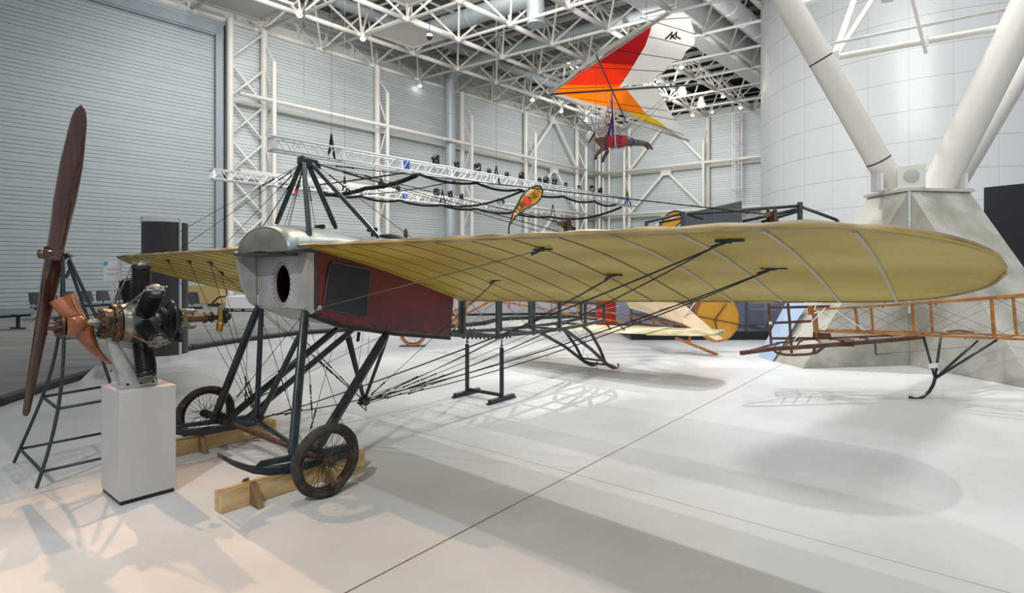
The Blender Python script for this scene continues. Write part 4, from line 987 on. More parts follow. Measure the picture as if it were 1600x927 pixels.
b_.add([p + Vector((0.03, 0, 0)) for p in outer + inner] , [[i, (i + 1) % n, n + (i + 1) % n, n + i] for i in range(n)], 0, False)
b_.add(inner + [p + Vector((0.03, 0, 0)) for p in inner], [[i, (i + 1) % n, n + (i + 1) % n, n + i] for i in range(n)], 0, False)
nb = b_.build('nose_bulkhead', M['nose'], mono)
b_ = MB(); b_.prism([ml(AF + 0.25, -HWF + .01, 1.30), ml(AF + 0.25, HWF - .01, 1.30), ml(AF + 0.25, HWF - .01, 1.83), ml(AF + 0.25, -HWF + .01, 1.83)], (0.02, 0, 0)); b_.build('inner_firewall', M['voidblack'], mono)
b_ = MB()
for k in range(26): t = 2 * PI * k / 26; b_.ball(ml(AF - 0.004, oc[1] + (R1 + 0.018) * math.cos(t), oc[2] + (R2 + 0.018) * math.sin(t)), 0.006, 6)
b_.build('opening_rivet', M['slate'], nb)
b_ = MB()
b_.hexa([ml(AF - 0.001, HWF - 0.0, 1.30), ml(0.27, HWF + 0.0, 1.285), ml(0.27, HWF + 0.016, 1.285), ml(AF - 0.001, HWF + 0.016, 1.30), ml(AF - 0.001, HWF, 1.82), ml(0.27, HWF, 1.84), ml(0.27, HWF + 0.02, 1.84), ml(AF - 0.001, HWF + 0.02, 1.82)])
b_.build('nose_side_flange', M['nose'], mono)
b_ = MB(); b_.bar(ml(0.285, HWF + 0.014, 1.285), ml(0.285, HWF + 0.014, 1.84), 0.018, 0.02, up=(0, 1, 0)); b_.build('joint_strip', M['steel2'], mono)
# far cheek flaring forward beside the engine bay
ck = []
for k in range(11):
    t = k / 10; z = 1.82 - 0.52 * t; fwd = 0.18 * math.sqrt(max(0, 1 - t ** 1.7))
    row = []
    for j in range(7):
        u = j / 6; row.append(ml(AF - fwd * u, -HWF - 0.02 - 0.05 * math.sin(u * PI / 2) * (1 - t), z))
    ck.append(row)
b_ = MB(); b_.loft(ck, closed=False, caps=False); o = b_.build('side_cheek', M['nose'], mono); sd = o.modifiers.new('thick', 'SOLIDIFY'); sd.thickness = 0.006
# rounded hood
def arch(a, hw, zb, h, n=18, a2=None): return [ml(a, -hw * math.cos(PI * k / n) * -1 * -1, zb + h * math.sin(PI * k / n) ** 0.9) for k in range(n + 1)]
hs = [(0.03, 0.435, 1.80, 0.215), (0.10, 0.435, 1.80, 0.235), (0.30, 0.43, 1.815, 0.23), (0.50, 0.42, 1.83, 0.205), (0.62, 0.41, 1.835, 0.18), (0.9, 0.40, 1.83, 0.17), (1.25, 0.39, 1.81, 0.165), (1.42, 0.37, 1.79, 0.17)]
b_ = MB(); b_.loft([arch(*h) for h in hs], closed=False, caps=False); hood = b_.build('hood', M['teal'], mono); sd = hood.modifiers.new('thick', 'SOLIDIFY'); sd.thickness = 0.008
b_ = MB(); A0 = arch(0.035, 0.43, 1.80, 0.21); A1 = arch(0.12, 0.20, 1.80, 0.02); b_.loft([A0, [ml(0.015, -p.y * .8, 1.80 + (p.z - 1.80) * .84) for p in A0], [ml(0.005, -p.y * .45, 1.80 + (p.z - 1.80) * .5) for p in A0], [ml(0.0, 0, 1.81) for p in A0]], closed=False, caps=False)
b_.build('hood_front', M['hoodgrey'], mono)
b_ = MB(); b_.hexa([ml(0.0, -0.45, 1.775), ml(0.18, -0.30, 1.765), ml(0.18, 0.32, 1.765), ml(0.04, 0.30, 1.775), ml(0.0, -0.45, 1.80), ml(0.18, -0.3, 1.80), ml(0.18, 0.32, 1.80), ml(0.04, 0.3, 1.80)])
b_.bar(ml(0.03, 0.43, 1.795), ml(0.5, 0.43, 1.815), 0.02, 0.045, up=(0, 1, 0))
b_.build('hood_lip', M['steel2'], hood)
for a, w in ((0.55, 0.05), (1.08, 0.12)):
    b_ = MB(); b_.path([ml(a, w - 0.06, 2.045), ml(a, w + 0.06, 2.045)], 0.022, 8); b_.tube(ml(a, w, 1.97), ml(a, w, 2.04), 0.015, 6); b_.build('hood_knob', M['black'], hood)
# cockpit coaming and headrest
cc = []
for a, hw, zb, h in ((1.30, 0.37, 1.80, 0.215), (1.36, 0.38, 1.79, 0.235), (1.46, 0.37, 1.77, 0.235), (1.56, 0.35, 1.74, 0.21)): cc.append(arch(a, hw, zb, h))
b_ = MB(); b_.loft(cc, closed=False, caps=False); o = b_.build('cockpit_coaming', M['slate'], mono); sd = o.modifiers.new('thick', 'SOLIDIFY'); sd.thickness = 0.015
b_ = MB(); hp = pw(634, 366, -0.05); b_.ball(ml(hp[0], hp[1], hp[2]), 0.05, 10, (0.4, .6, 1.3)); b_.tube(ml(hp[0], hp[1], hp[2] - 0.35), ml(hp[0], hp[1], hp[2]), 0.012, 6); b_.build('control_handle', M['wood2'], mono)
# --- open rear fuselage frame
def lpt(x, y, w): p = pw(x, y, w); return ml(p[0], w, p[2])
nearB = [(1.80, 0.975), (2.145, 0.925), (2.74, 0.865), (3.50, 0.835), (4.13, 0.825), (4.80, 0.83), (5.45, 0.86)]
def wh(a): return 0.34 - (a - 1.9) * 0.035 if a > 1.9 else 0.36
def ztop(a): return 1.40 - (a - 1.9) * 0.083
posts = [2.145, 2.75, 3.50, 4.13, 4.85, 5.45]
for s_ in (1, -1):
    b_ = MB()
    for k in range(len(nearB) - 1):
        p, q2 = nearB[k], nearB[k + 1]; b_.bar(ml(p[0], s_ * wh(p[0]), p[1]), ml(q2[0], s_ * wh(q2[0]), q2[1]), 0.04, 0.045)
    b_.build('lower_longeron', M['steel2'], mono)
    b_ = MB(); b_.bar(ml(1.8, s_ * wh(1.9), 1.41), ml(5.45, s_ * wh(5.45), ztop(5.45)), 0.036, 0.04); b_.build('upper_longeron', M['steel2'], mono)
    for a in posts:
        zb = next(p[1] + (q2[1] - p[1]) * (a - p[0]) / (q2[0] - p[0]) for p, q2 in zip(nearB, nearB[1:]) if p[0] <= a <= q2[0] + 1e-6)
        b_ = MB(); b_.bar(ml(a, s_ * wh(a), zb), ml(a, s_ * wh(a), ztop(a)), 0.036, 0.036, up=(1, 0, 0)); b_.ball(ml(a, s_ * wh(a), zb - 0.01), 0.03, 8); b_.build('frame_post', M['steel2'], mono)
for a in posts:
    b_ = MB(); zb = next(p[1] + (q2[1] - p[1]) * (a - p[0]) / (q2[0] - p[0]) for p, q2 in zip(nearB, nearB[1:]) if p[0] <= a <= q2[0] + 1e-6)
    b_.bar(ml(a, -wh(a), zb), ml(a, wh(a), zb), 0.03, 0.03); b_.build('cross_member', M['steel2'], mono); MB().bar(ml(a, -wh(a), ztop(a)), ml(a, wh(a), ztop(a)), 0.03, 0.03).build('cross_member', M['steel2'], mono)
def zbot(a): return next(p[1] + (q2[1] - p[1]) * (a - p[0]) / (q2[0] - p[0]) for p, q2 in zip(nearB, nearB[1:]) if p[0] - 1e-6 <= a <= q2[0] + 1e-6)
b_ = MB(); pl = [1.93] + posts
for s_ in (1, -1):
    for a, c in zip(pl, pl[1:]):
        b_.tube(ml(a, s_ * wh(a), zbot(a)), ml(c, s_ * wh(c), ztop(c)), 0.0028, 4, cap=False); b_.tube(ml(a, s_ * wh(a), ztop(a)), ml(c, s_ * wh(c), zbot(c)), 0.0028, 4, cap=False)
for a, c in zip(pl, pl[1:]):
    b_.tube(ml(a, wh(a), zbot(a)), ml(c, -wh(c), zbot(c)), 0.0028, 4, cap=False); b_.tube(ml(a, -wh(a), zbot(a)), ml(c, wh(c), zbot(c)), 0.0028, 4, cap=False)
b_.build('frame_wire', M['wirel'], mono)
b_ = MB()
for s_ in (1, -1):
    for k in range(12): a = 2.2 + k * 0.07; b_.ball(ml(a, s_ * wh(a) + 0.02, zbot(a) + (0.03 if s_ < 0 else -0.03)), 0.014, 6)
b_.build('spring_row', M['black'], mono)
# --- tailplane
b_ = MB()
def stab_sec(w, a0, a1, z):
    out = []
    for k in range(20):
        t = 2 * PI * k / 20; a = (a0 + a1) / 2 + (a1 - a0) / 2 * math.cos(t); out.append(ml(a, w, z + 0.028 * math.sin(t) * (1 + 0.3 * math.cos(t))))
    return out
def zst(w): return 0.665 + 0.035 * w
b_.loft([stab_sec(w, a0, a1, zst(w)) for w, a0, a1 in ((-1.9, 5.75, 6.15), (-1.8, 5.5, 6.4), (-1.2, 5.35, 6.45), (0, 5.3, 6.45), (0.98, 5.35, 6.45))])
b_.build('tailplane', M['stab'], mono)
b_ = MB(); b_.loft([stab_sec(w, a0, a1, zst(w) - 0.01) for w, a0, a1 in ((1.0, 5.3, 6.5), (1.2, 5.33, 6.5), (1.75, 5.5, 6.42), (1.86, 5.75, 6.2))]); b_.build('elevator_tip', M['stab'], mono)
b_ = MB()
for w in (-0.25, 0.25, 0.5): b_.bar(ml(5.45, w * .8, 0.85), ml(5.6, w, zst(w) + 0.02), 0.02, 0.02)
b_.tube(ml(5.6, 0.45, 0.70), ml(5.9, 0.45, 0.52), 0.01, 6); b_.build('tailplane_fitting', M['steel'], mono)
# --- tail skid: two swept legs with hooked feet
for s_, px_ in ((1, 0), (-1, 0)):
    f_ = ml(5.82, s_ * 0.20, 0.05)
    b_ = MB(); b_.path([ml(4.25 if s_ > 0 else 4.15, s_ * 0.26, zbot(4.2) - 0.01), ml(5.0, s_ * 0.24, 0.45), ml(5.55, s_ * 0.21, 0.14), ml(5.74, s_ * 0.2, 0.07), f_], [0.026, 0.026, 0.03, 0.036, 0.028], 8)
    b_.path([ml(4.75, s_ * 0.245, 0.825), ml(5.0, s_ * 0.24, 0.70), ml(5.3, s_ * 0.22, 0.42), ml(5.5, s_ * 0.21, 0.17)], 0.024, 8)
    b_.path([f_, ml(5.90, s_ * 0.2, 0.03), ml(5.95, s_ * 0.2, 0.06), ml(5.92, s_ * 0.2, 0.10)], 0.014, 6)
    b_.build('tail_skid_leg', M['steel2'], mono)
b_ = MB(); b_.tube(ml(5.5, -0.21, 0.2), ml(5.5, 0.21, 0.2), 0.016, 8); b_.tube(ml(5.56, -0.21, 0.13), ml(5.56, 0.21, 0.13), 0.016, 8)
b_.tube(ml(5.0, -0.2, 0.82), ml(5.45, 0.2, 0.2), 0.003, 4); b_.tube(ml(5.0, 0.2, 0.82), ml(5.45, -0.2, 0.2), 0.003, 4); b_.build('skid_cross_bar', M['steel2'], mono)
# --- undercarriage
def strut_m(p, q, w_, h_, name='undercarriage_strut', m=None, parent=None):
    p, q = Vector(p), Vector(q); x, y, d = frame_of(q - p, (1, 0, 0)); secs = []
    for t in (0, 0.08, 0.5, 0.92, 1):
        k = 0.75 if t in (0, 1) else 1.0; c = p + (q - p) * t; secs.append([c + x * w_ / 2 * k * math.cos(a) + y * h_ / 2 * k * math.sin(a) for a in [2 * PI * i / 14 for i in range(14)]])
    b_ = MB(); b_.loft(secs); return b_.build(name, m or M['steel'], parent or mono)
SK = 0.75
def SP(x, y, w): return lpt(x, y, w)
ZS = 0.20
strut_m(ml(0.20, 0.40, 1.31), SP(457, 712, SK), 0.05, 0.075)                       # near front leg
strut_m(ml(0.20, -0.40, 1.31), ml(-0.06, -SK, ZS + .03), 0.05, 0.075)                # far front leg
strut_m(ml(1.04, 0.40, 1.05), ml(0.06, SK, ZS + .03), 0.055, 0.085)                   # near rear leg
strut_m(ml(1.04, -0.40, 1.05), ml(0.06, -SK, ZS + .03), 0.05, 0.08)
fc = ml(-0.0, -SK + 0.02, 0.26)
strut_m(ml(0.22, -0.38, 1.30), SP(401, 660, -0.35), 0.035, 0.05)
strut_m(ml(0.72, 0.34, 1.12), SP(376, 662, -0.62), 0.05, 0.07)
strut_m(SP(470, 520, 0.05), SP(405, 655, -0.35), 0.04, 0.055)
# skids with turned up toes and their tops boards
def skid(s_):
    w = s_ * SK; b_ = MB()
    toe = [(-0.63, 0.40), (-0.54, 0.325), (-0.42, 0.25), (-0.30, 0.205), (-0.15, 0.18), (0.1, 0.165), (0.4, 0.16)] 
    prev = None
    for k in range(len(toe) - 1):
        t0, t1 = 0.016 + 0.012 * min(1, k / 3), 0.016 + 0.012 * min(1, (k + 1) / 3)
        (a, z), (c, y_) = toe[k], toe[k + 1]
        b_.hexa([ml(a, w + .035, z - t0), ml(c, w + .035, y_ - t1), ml(c, w - .035, y_ - t1), ml(a, w - .035, z - t0), ml(a, w + .035, z + t0), ml(c, w + .035, y_ + t1), ml(c, w - .035, y_ + t1), ml(a, w - .035, z + t0)])
    o = b_.build('skid', M['steel'], mono)
    b_ = MB(); b_.hexa([ml(-0.38, w + .02, 0.255), ml(0.42, w + .02, 0.18), ml(0.42, w - .02, 0.18), ml(-0.38, w - .02, 0.255), ml(-0.34, w + .02, 0.285), ml(0.42, w + .02, 0.235), ml(0.42, w - .02, 0.235), ml(-0.34, w - .02, 0.285)])
    b_.build('skid_rail', M['steel'], o)
skid(1); skid(-1)
b_ = MB(); b_.tube(ml(0, -0.98, 0.26), ml(0, 0.98, 0.26), 0.022, 12); b_.build('axle', M['rust'], mono)
b_ = MB(); b_.path([SP(352, 660, -0.66), SP(402, 660, -0.35), SP(450, 690, 0.4), ml(-0.12, 0.74, 0.3)], 0.018, 8); b_.tube(SP(408, 660, -0.3), SP(452, 694, 0.45), 0.014, 8); b_.build('spreader_bar', M['steel'], mono)
def wheel(w, sgn, flat, dz=0.0, tilt=0.0):
    root = bpy.data.objects.new('wheel', None); COL.objects.link(root); root.parent = mono; root.location = ml(0.0, w, 0.262); root.rotation_euler = (tilt, 0, 0); root.empty_display_size = .1
    R, r_ = 0.232, 0.032; n = 56; m_ = 12; vs = []
    rnd = random.Random(3 + flat)
    wob = [rnd.uniform(-1, 1) for _ in range(9)]
    for i in range(n):
        t = 2 * PI * i / n; k = 1.0
        lump = 0.004 * math.sin(3 * t + wob[0]) + 0.0015 * math.sin(7 * t + wob[1])
        dn = max(0, -math.sin(t)); fl_ = dn ** 10
        for j in range(m_):
            p = 2 * PI * j / m_; rr = R + lump + (r_ + 0.001) * math.cos(p) * (1.15 if math.cos(p) > 0 else 0.8) - fl_ * 0.004
            y = r_ * 1.35 * math.sin(p) * (1 + 0.35 * fl_) + 0.006 * math.sin(5 * t + wob[2])
            z = rr * math.sin(t); z = max(z, -0.257) if True else z
            vs.append(Vector((rr * math.cos(t), y, z)))
    b_ = MB(); fs = [[i * m_ + j, i * m_ + (j + 1) % m_, ((i + 1) % n) * m_ + (j + 1) % m_, ((i + 1) % n) * m_ + j] for i in range(n) for j in range(m_)]
    b_.add(vs, fs); b_.build('tyre', M['rubber'], root)
    b_ = MB(); b_.lathe((0, 0, 0), (0, 1, 0), [(-0.026, 0.214), (-0.026, 0.199), (0, 0.192), (0.026, 0.199), (0.026, 0.214), (0, 0.21), (-0.026, 0.214)], 48); b_.build('wheel_rim', M['rust'], root)
    b_ = MB(); ns = 36
    for k in range(ns):
        t = 2 * PI * k / ns; sd_ = 1 if k % 2 else -1; t2 = t + (0.9 if (k // 2) % 2 else -0.9)
        b_.tube((0.197 * math.cos(t), 0, 0.197 * math.sin(t)), (0.028 * math.cos(t2), 0.05 * sd_, 0.028 * math.sin(t2)), 0.0021, 5, cap=False)
    b_.build('spoke_set', M['spoke'], root)
    b_ = MB(); b_.lathe((0, 0, 0), (0, 1, 0), [(-0.085, 0), (-0.085, 0.02), (-0.06, 0.022), (-0.055, 0.036), (-0.045, 0.036), (-0.04, 0.02), (0.04, 0.02), (0.045, 0.036), (0.055, 0.036), (0.06, 0.022), (0.085, 0.02), (0.085, 0)], 20); b_.build('wheel_hub', M['rust'], root)
    return root
wheel(1.03, 1, 1, tilt=0.05); wheel(-1.03, -1, 0, tilt=0.0)
# axle brackets down from the legs
for s_ in (1, -1):
    b_ = MB(); b_.lathe(ml(0, s_ * (SK - 0.06), 0.26), ml(0, 1, 0), [(-0.05, 0.0), (-0.05, 0.04), (0.05, 0.04), (0.05, 0)], 14); b_.path([ml(-0.05, s_ * SK, 0.29), ml(0.0, s_ * SK, 0.3), ml(0.05, s_ * SK, 0.27)], 0.03, 8); b_.build('axle_bracket', M['steel'], mono)
# --- cabane pyramid above
apx = pw(476, 250, 0.0); AP = ml(apx[0], 0.0, apx[2] - 0.02)
def SPt(x, y, w): return lpt(x, y, w)
for (x, y, w, tx) in ((432, 350, -0.36, 472), (484, 376, 0.38, 474), (525, 357, -0.36, 480), (592, 372, 0.38, 484)):
    p = SPt(x, y, w); t = ml(apx[0] + (tx - 476) * 0.005, 0.0, apx[2]); strut_m(t, p, 0.032, 0.05, 'pylon_strut')
b_ = MB(); b_.bar(AP + Vector((-0.06, 0, 0.01)), AP + Vector((0.12, 0, 0.0)), 0.05, 0.06); b_.ball(AP + Vector((0.12, 0, -0.02)), 0.045, 10, (1, .6, 1)); b_.ball(AP + Vector((-.02, 0, 0.02)), 0.04, 8); b_.build('pylon_head', M['steel'], mono)
# lower king post under the cockpit
KP = lpt(569, 627, 0.0)
for (x, y, w) in ((545, 522, 0.2), (606, 525, 0.33), (540, 520, -0.34)): strut_m(lpt(x, y, w), KP, 0.028, 0.04, 'king_post_strut')
b_ = MB(); b_.lathe(KP + Vector((0, 0.045, 0)), (0, -1, 0), [(0, 0), (0, 0.04), (0.03, 0.045), (0.035, 0.02), (0.055, 0.02), (0.06, 0.045), (0.09, 0.04), (0.09, 0)], 14)
b_.path([KP, lpt(558, 629, 0), lpt(572, 642, 0), lpt(571, 620, 0)], 0.009, 6); b_.build('king_post_pulley', M['steel'], mono)
b_ = MB(); b_.tube(lpt(561, 519, 0.0), lpt(559, 534, 0.0), 0.016, 8); b_.build('step_peg', M['black'], mono)
# --- rigging
def turnb(mb, p, q, t, L_=0.10, r=0.0065, sag=0.0):
    d = (q - p).normalized(); c = p + (q - p) * t - Vector((0, 0, sag * 4 * t * (1 - t))); mb.tube(c - d * L_, c - d * L_ * .25, r, 6); mb.tube(c + d * L_ * .25, c + d * L_, r, 6); mb.ball(c - d * L_, r * 1.7, 6); mb.ball(c + d * L_, r * 1.7, 6); mb.ball(c, r * 1.3, 6)
def wire(p, q, r=0.004, tb=(), m=None, sag=0.0, n=1):
    p, q = Vector(p), Vector(q); b_ = MB(); r *= 0.82
    if sag: b_.path([p + (q - p) * (k / 10) - Vector((0, 0, sag * 4 * (k / 10) * (1 - k / 10))) for k in range(11)], r, 5)
    else: b_.tube(p, q, r, 5, cap=False)
    o = b_.build('rigging_wire', m or M['wire'], mono)
    if tb:
        for t in tb: b_ = MB(); turnb(b_, p, q, t, sag=sag); b_.build('turnbuckle', M['wire'], o)
    return o
# top wires from the pylon to both wings
for (w, a, tb) in ((4.0, .35, .16), (2.7, .35, .12), (1.5, .35, .2), (3.9, 1.5, .1), (2.6, 1.5, .14), (1.4, 1.5, .22)):
    wire(AP, ml(a, -w, zwing(a, -w) + 0.12), 0.0035, (tb,))
for (w, a, tb) in ((2.8, 0.5, .2), (1.5, .4, .25), (3.0, 1.45, .14)):
    wire(AP + Vector((.1, 0, 0)), ml(a, w, zwing(a, w) + 0.12), 0.0035, (tb, tb + .12))
# the long top wire to the brass pulley on the near wing
pu_ = pz(1206, 336, 1.97); PU = ml(*pu_)
wire(AP + Vector((.1, 0, 0)), PU, 0.005, (0.1, 0.94))
def pulley(p, k=1.0, nm='wing_pulley'):
    b_ = MB(); b_.lathe(p + Vector((0, .02, 0)), (0, -1, 0), [(0, 0), (0, 0.045 * k), (0.012, 0.03 * k), (0.028, 0.03 * k), (0.04, 0.045 * k), (0.04, 0)], 16); b_.bar(p + Vector((-.09, 0, -.0)), p + Vector((0.09, 0, -.03)), 0.03, 0.02); b_.tube(p - Vector((0, 0, 0.10)), p, 0.018, 8); return b_.build(nm, M['bronze'], mono)
pulley(PU)
p2 = pz(885, 350, 1.95); pulley(ml(*p2), .7); wire(AP + Vector((.1, 0, 0)), ml(*p2), 0.004, (0.3,))
for (x, y, w, tb) in ((398, 400, None, .3), (420, 345, None, .4)): pass
for (x, y, w) in ((445, 352, -.2), (405, 362, -.42), (452, 352, .05)): wire(AP, lpt(x, y, w), 0.0032, (.25,))
# underside fittings and flying wires of the near wing
def fitting(x, y, sgn=1, L_=0.10, ang=0.0):
    a, w, z = und(x, y, sgn); low, up = wing_sec(w); z = min(low, key=lambda v: abs(v.x - a)).z
    p = ml(a, w, z - 0.012); d = Vector((0.1, -sgn * 1.0, 0.0)).normalized()
    b_ = MB(); b_.bar(p - d * L_, p + d * L_, 0.03, 0.012); b_.bar(p - d * L_ * 1.3 - Vector((0, 0, .03)), p, 0.015, 0.015); b_.ball(p, 0.016, 8); b_.build('wing_fitting', M['steel'], mono)
    return p
HUBN = ml(-0.18, -0.30, 0.30)                                     # knot where the front wires meet low between the skids
HUBN = lpt(403, 656, -0.33)
F1 = fitting(1140, 375, 1, .065); F2 = fitting(1210, 432, 1, .07); F3 = fitting(848, 386, 1, .06); F4 = fitting(775, 436, 1, .05); F5 = fitting(960, 433, 1, .055)
wire(F1, HUBN, 0.0058, (.9, .96), sag=0.05); wire(F1 + Vector((0, .02, 0)), KP, 0.0048, (.86, .93), sag=0.09)
wire(F2, HUBN + Vector((.02, 0, .02)), 0.0055, (.9,), sag=0.12); wire(F2 + Vector((.01, 0, 0)), KP, 0.005, (.80, .88), sag=0.10)
wire(F5, KP, 0.004, (.8, .9), sag=0.04); wire(F5 + Vector((.02, 0, 0)), KP + Vector((0, 0, .03)), 0.004, (.76,), sag=0.06)
wire(F4, KP, 0.0035, (.88,)); wire(F4 + Vector((.02, 0, 0)), ml(1.75, .36, .98), 0.003)
nh = lpt(500, 481, 0.42); wire(F3, nh, 0.0045, (), M['wirel']); b_ = MB(); b_.ball(nh, .022, 8); b_.bar(nh, lpt(484, 490, .41), .015, .02); b_.build('side_cleat', M['riblight'], mono)
# far wing flying wires
G1 = fitting(345, 424, -1, .08); G2 = fitting(380, 435, -1, .08); G3 = fitting(295, 407, -1, .06); G4 = fitting(328, 409, -1, .06); G5 = fitting(262, 405, -1, .05)
wire(G3, HUBN, 0.0035, (.9,)); wire(G4, HUBN, 0.004, (.82, .9)); wire(G2, lpt(403, 480, -.41), 0.005, (.75, .9)); wire(G1, HUBN + Vector((0, 0, .02)), 0.0035, (.85,)); wire(G5, HUBN, 0.0035)
wire(G2, KP, 0.0035, (.6, .75, .88)); wire(G1, KP, 0.0035, (.7, .82)); wire(G4, KP, .0035, (.78,))
# undercarriage bracing
wire(ml(0.2, -.40, 1.3), ml(0.0, .74, .26), .0035, (.55,)); wire(ml(0.2, .40, 1.3), ml(0.0, -.74, .26), .0035, (.7,))
wire(ml(0.2, .4, 1.29), ml(.4, .75, .2), .003); wire(ml(.2, -.4, 1.29), KP, .0035, (.6, .8)); wire(ml(1.04, -.4, 1.05), ml(-.1, -.7, .28), .003)
wire(ml(1.04, -.4, 1.05), ml(0, .74, .28), .003, (.8,)); wire(ml(1.04, .4, 1.05), ml(0, -.74, .28), .0032, (.7,)); wire(lpt(481, 540, .2), lpt(488, 655, .5), .0035, (.72,), sag=.0)
wire(lpt(432, 490, -.1), lpt(455, 650, .2), .0025, sag=.02); wire(lpt(387, 520, -.42), lpt(383, 633, -.42), .003, (.8,)); wire(HUBN, lpt(462, 693, .5), .003)
for (x0, y0, x1, y1, w) in ((560, 520, 540, 550, .1), (577, 525, 572, 600, .1), (568, 522, 558, 590, .1)): wire(lpt(x0, y0, w), lpt(x1, y1, w), .0025, sag=-.03)
# tail control wires running aft
for (x0, y0, x1, y1, w0, w1) in ((570, 630, 959, 486, 0, .18), (570, 632, 962, 505, 0, .15), (572, 628, 925, 478, 0, .22)):
    wire(lpt(x0, y0, w0), lpt(x1, y1, w1), .0045, (.14, .2), sag=0.03)
b_ = MB(); b_.ball(HUBN, .03, 8, (1, 1, .7)); b_.build('wire_knot', M['wire'], mono)
# --- plywood supports under the skids and the T-foot stand under the tail
def ramp(lb, w, a0, a1, h0, h1, grp, gus):
    base = OP + AX * ((a0 + a1) / 2) + WX * w; r_ = thing('skid_support', lb, 'support', (base.x, base.y, 0), RZ, grp); L_ = (a1 - a0) / 2
    b_ = MB()
    for y in (-0.028, 0.028):
        b_.hexa([(-L_, y - .022, 0.004), (L_, y - .022, 0.004), (L_, y + .022, 0.004), (-L_, y + .022, 0.004), (-L_, y - .022, h0), (L_, y - .022, h1), (L_, y + .022, h1), (-L_, y + .022, h0)])
    b_.build('support_board', [M['ply']], r_)
    for gx in gus:
        for s_ in (1, -1):
            b_ = MB(); b_.prism([(gx - .022, s_ * .05, .004), (gx - .022, s_ * .17, .004), (gx - .022, s_ * .05, .16)], (.044, 0, 0)); b_.build('gusset', M['plyend'], r_)
    b_ = MB(); b_.box((L_ - .05, 0, (h1 + .01) / 2 + 0.0), (.10, .12, h1 + .02)); b_.build('end_block', M['ply'], r_, bevel=.002)
ramp('plywood plank support under the near skid beside the front wheel', 0.70, -0.62, 0.53, 0.14, 0.126, None, (-0.36, .2))
ramp('plywood plank support under the far skid, partly hidden by the grey plinth', -0.80, -0.66, 0.55, 0.14, 0.126, None, (-.1,))
for nm, s_, in (('tail_stand', 1),):
    c = (fl(730, 617) + fl(784, 627)) / 2; d = (fl(784, 627) - fl(730, 617)); an = math.atan2(d.y, d.x); L_ = d.length / 2
    r_ = thing('tail_stand', 'dark steel stand with two screw posts on T feet under the open fuselage', 'stand', (c.x, c.y, 0), an)
    for x in (-L_, L_):
        MB().bar((x, 0, 0.05), (x, 0, 0.67), 0.04, 0.04, up=(0, 1, 0)).build('stand_post', M['iron'], r_, bevel=.003)
        b_ = MB(); b_.tube((x, 0, .66), (x, 0, .785), .010, 8); b_.lathe((x, 0, .69), (0, 0, 1), [(0, 0), (0, .02), (.02, .02), (.02, 0)], 6); b_.build('screw_pin', M['crank'], r_)
        b_ = MB(); b_.bar((x, -.24, .032), (x, .24, .032), .05, .05); b_.bar((x, -.27, .012), (x, .27, .012), .06, .015); b_.build('stand_foot', M['iron'], r_, bevel=.003)
    MB().bar((-L_, 0, .075), (L_, 0, .075), .035, .04).build('stand_tie_bar', M['iron'], r_, bevel=.003)
# ================================================================== ENGINE ON ITS PLINTH
pc = [fl(187, 792), fl(158, 768), fl(275, 768)]
e_a = (pc[1] - pc[0]); e_b = (pc[2] - pc[0]); pcn = pc[0] + (e_a + e_b) / 2
pr = math.atan2(e_b.y, e_b.x)
pl = thing('plinth', 'plain pale grey box plinth carrying the rotary engine', 'plinth', (pcn.x, pcn.y, 0), 0)
PH = 0.795
b_ = MB(); cs = [pc[0], pc[2], pc[0] + e_a + e_b, pc[1]]; cs = [Vector((p.x - pcn.x, p.y - pcn.y, 0)) for p in cs]
b_.hexa([p + Vector((0, 0, 0.03)) for p in cs] + [p + Vector((0, 0, PH)) for p in cs]); b_.build('plinth_body', M['plinth'], pl, bevel=0.003)
b_ = MB(); b_.hexa([p * .95 + Vector((0, 0, 0.0)) for p in cs] + [p * .95 + Vector((0, 0, .03)) for p in cs]); b_.build('plinth_recess', M['black'], pl)
EC = at(212, 503, 4.13)
ed = Vector((0.66, 0.75, 0)).normalized()
erz = math.atan2(ed.y, ed.x)
eng = thing('rotary_engine', 'rotary aero engine with finned cylinders and a cut-down varnished propeller hub, on the grey plinth', 'engine', EC, erz)
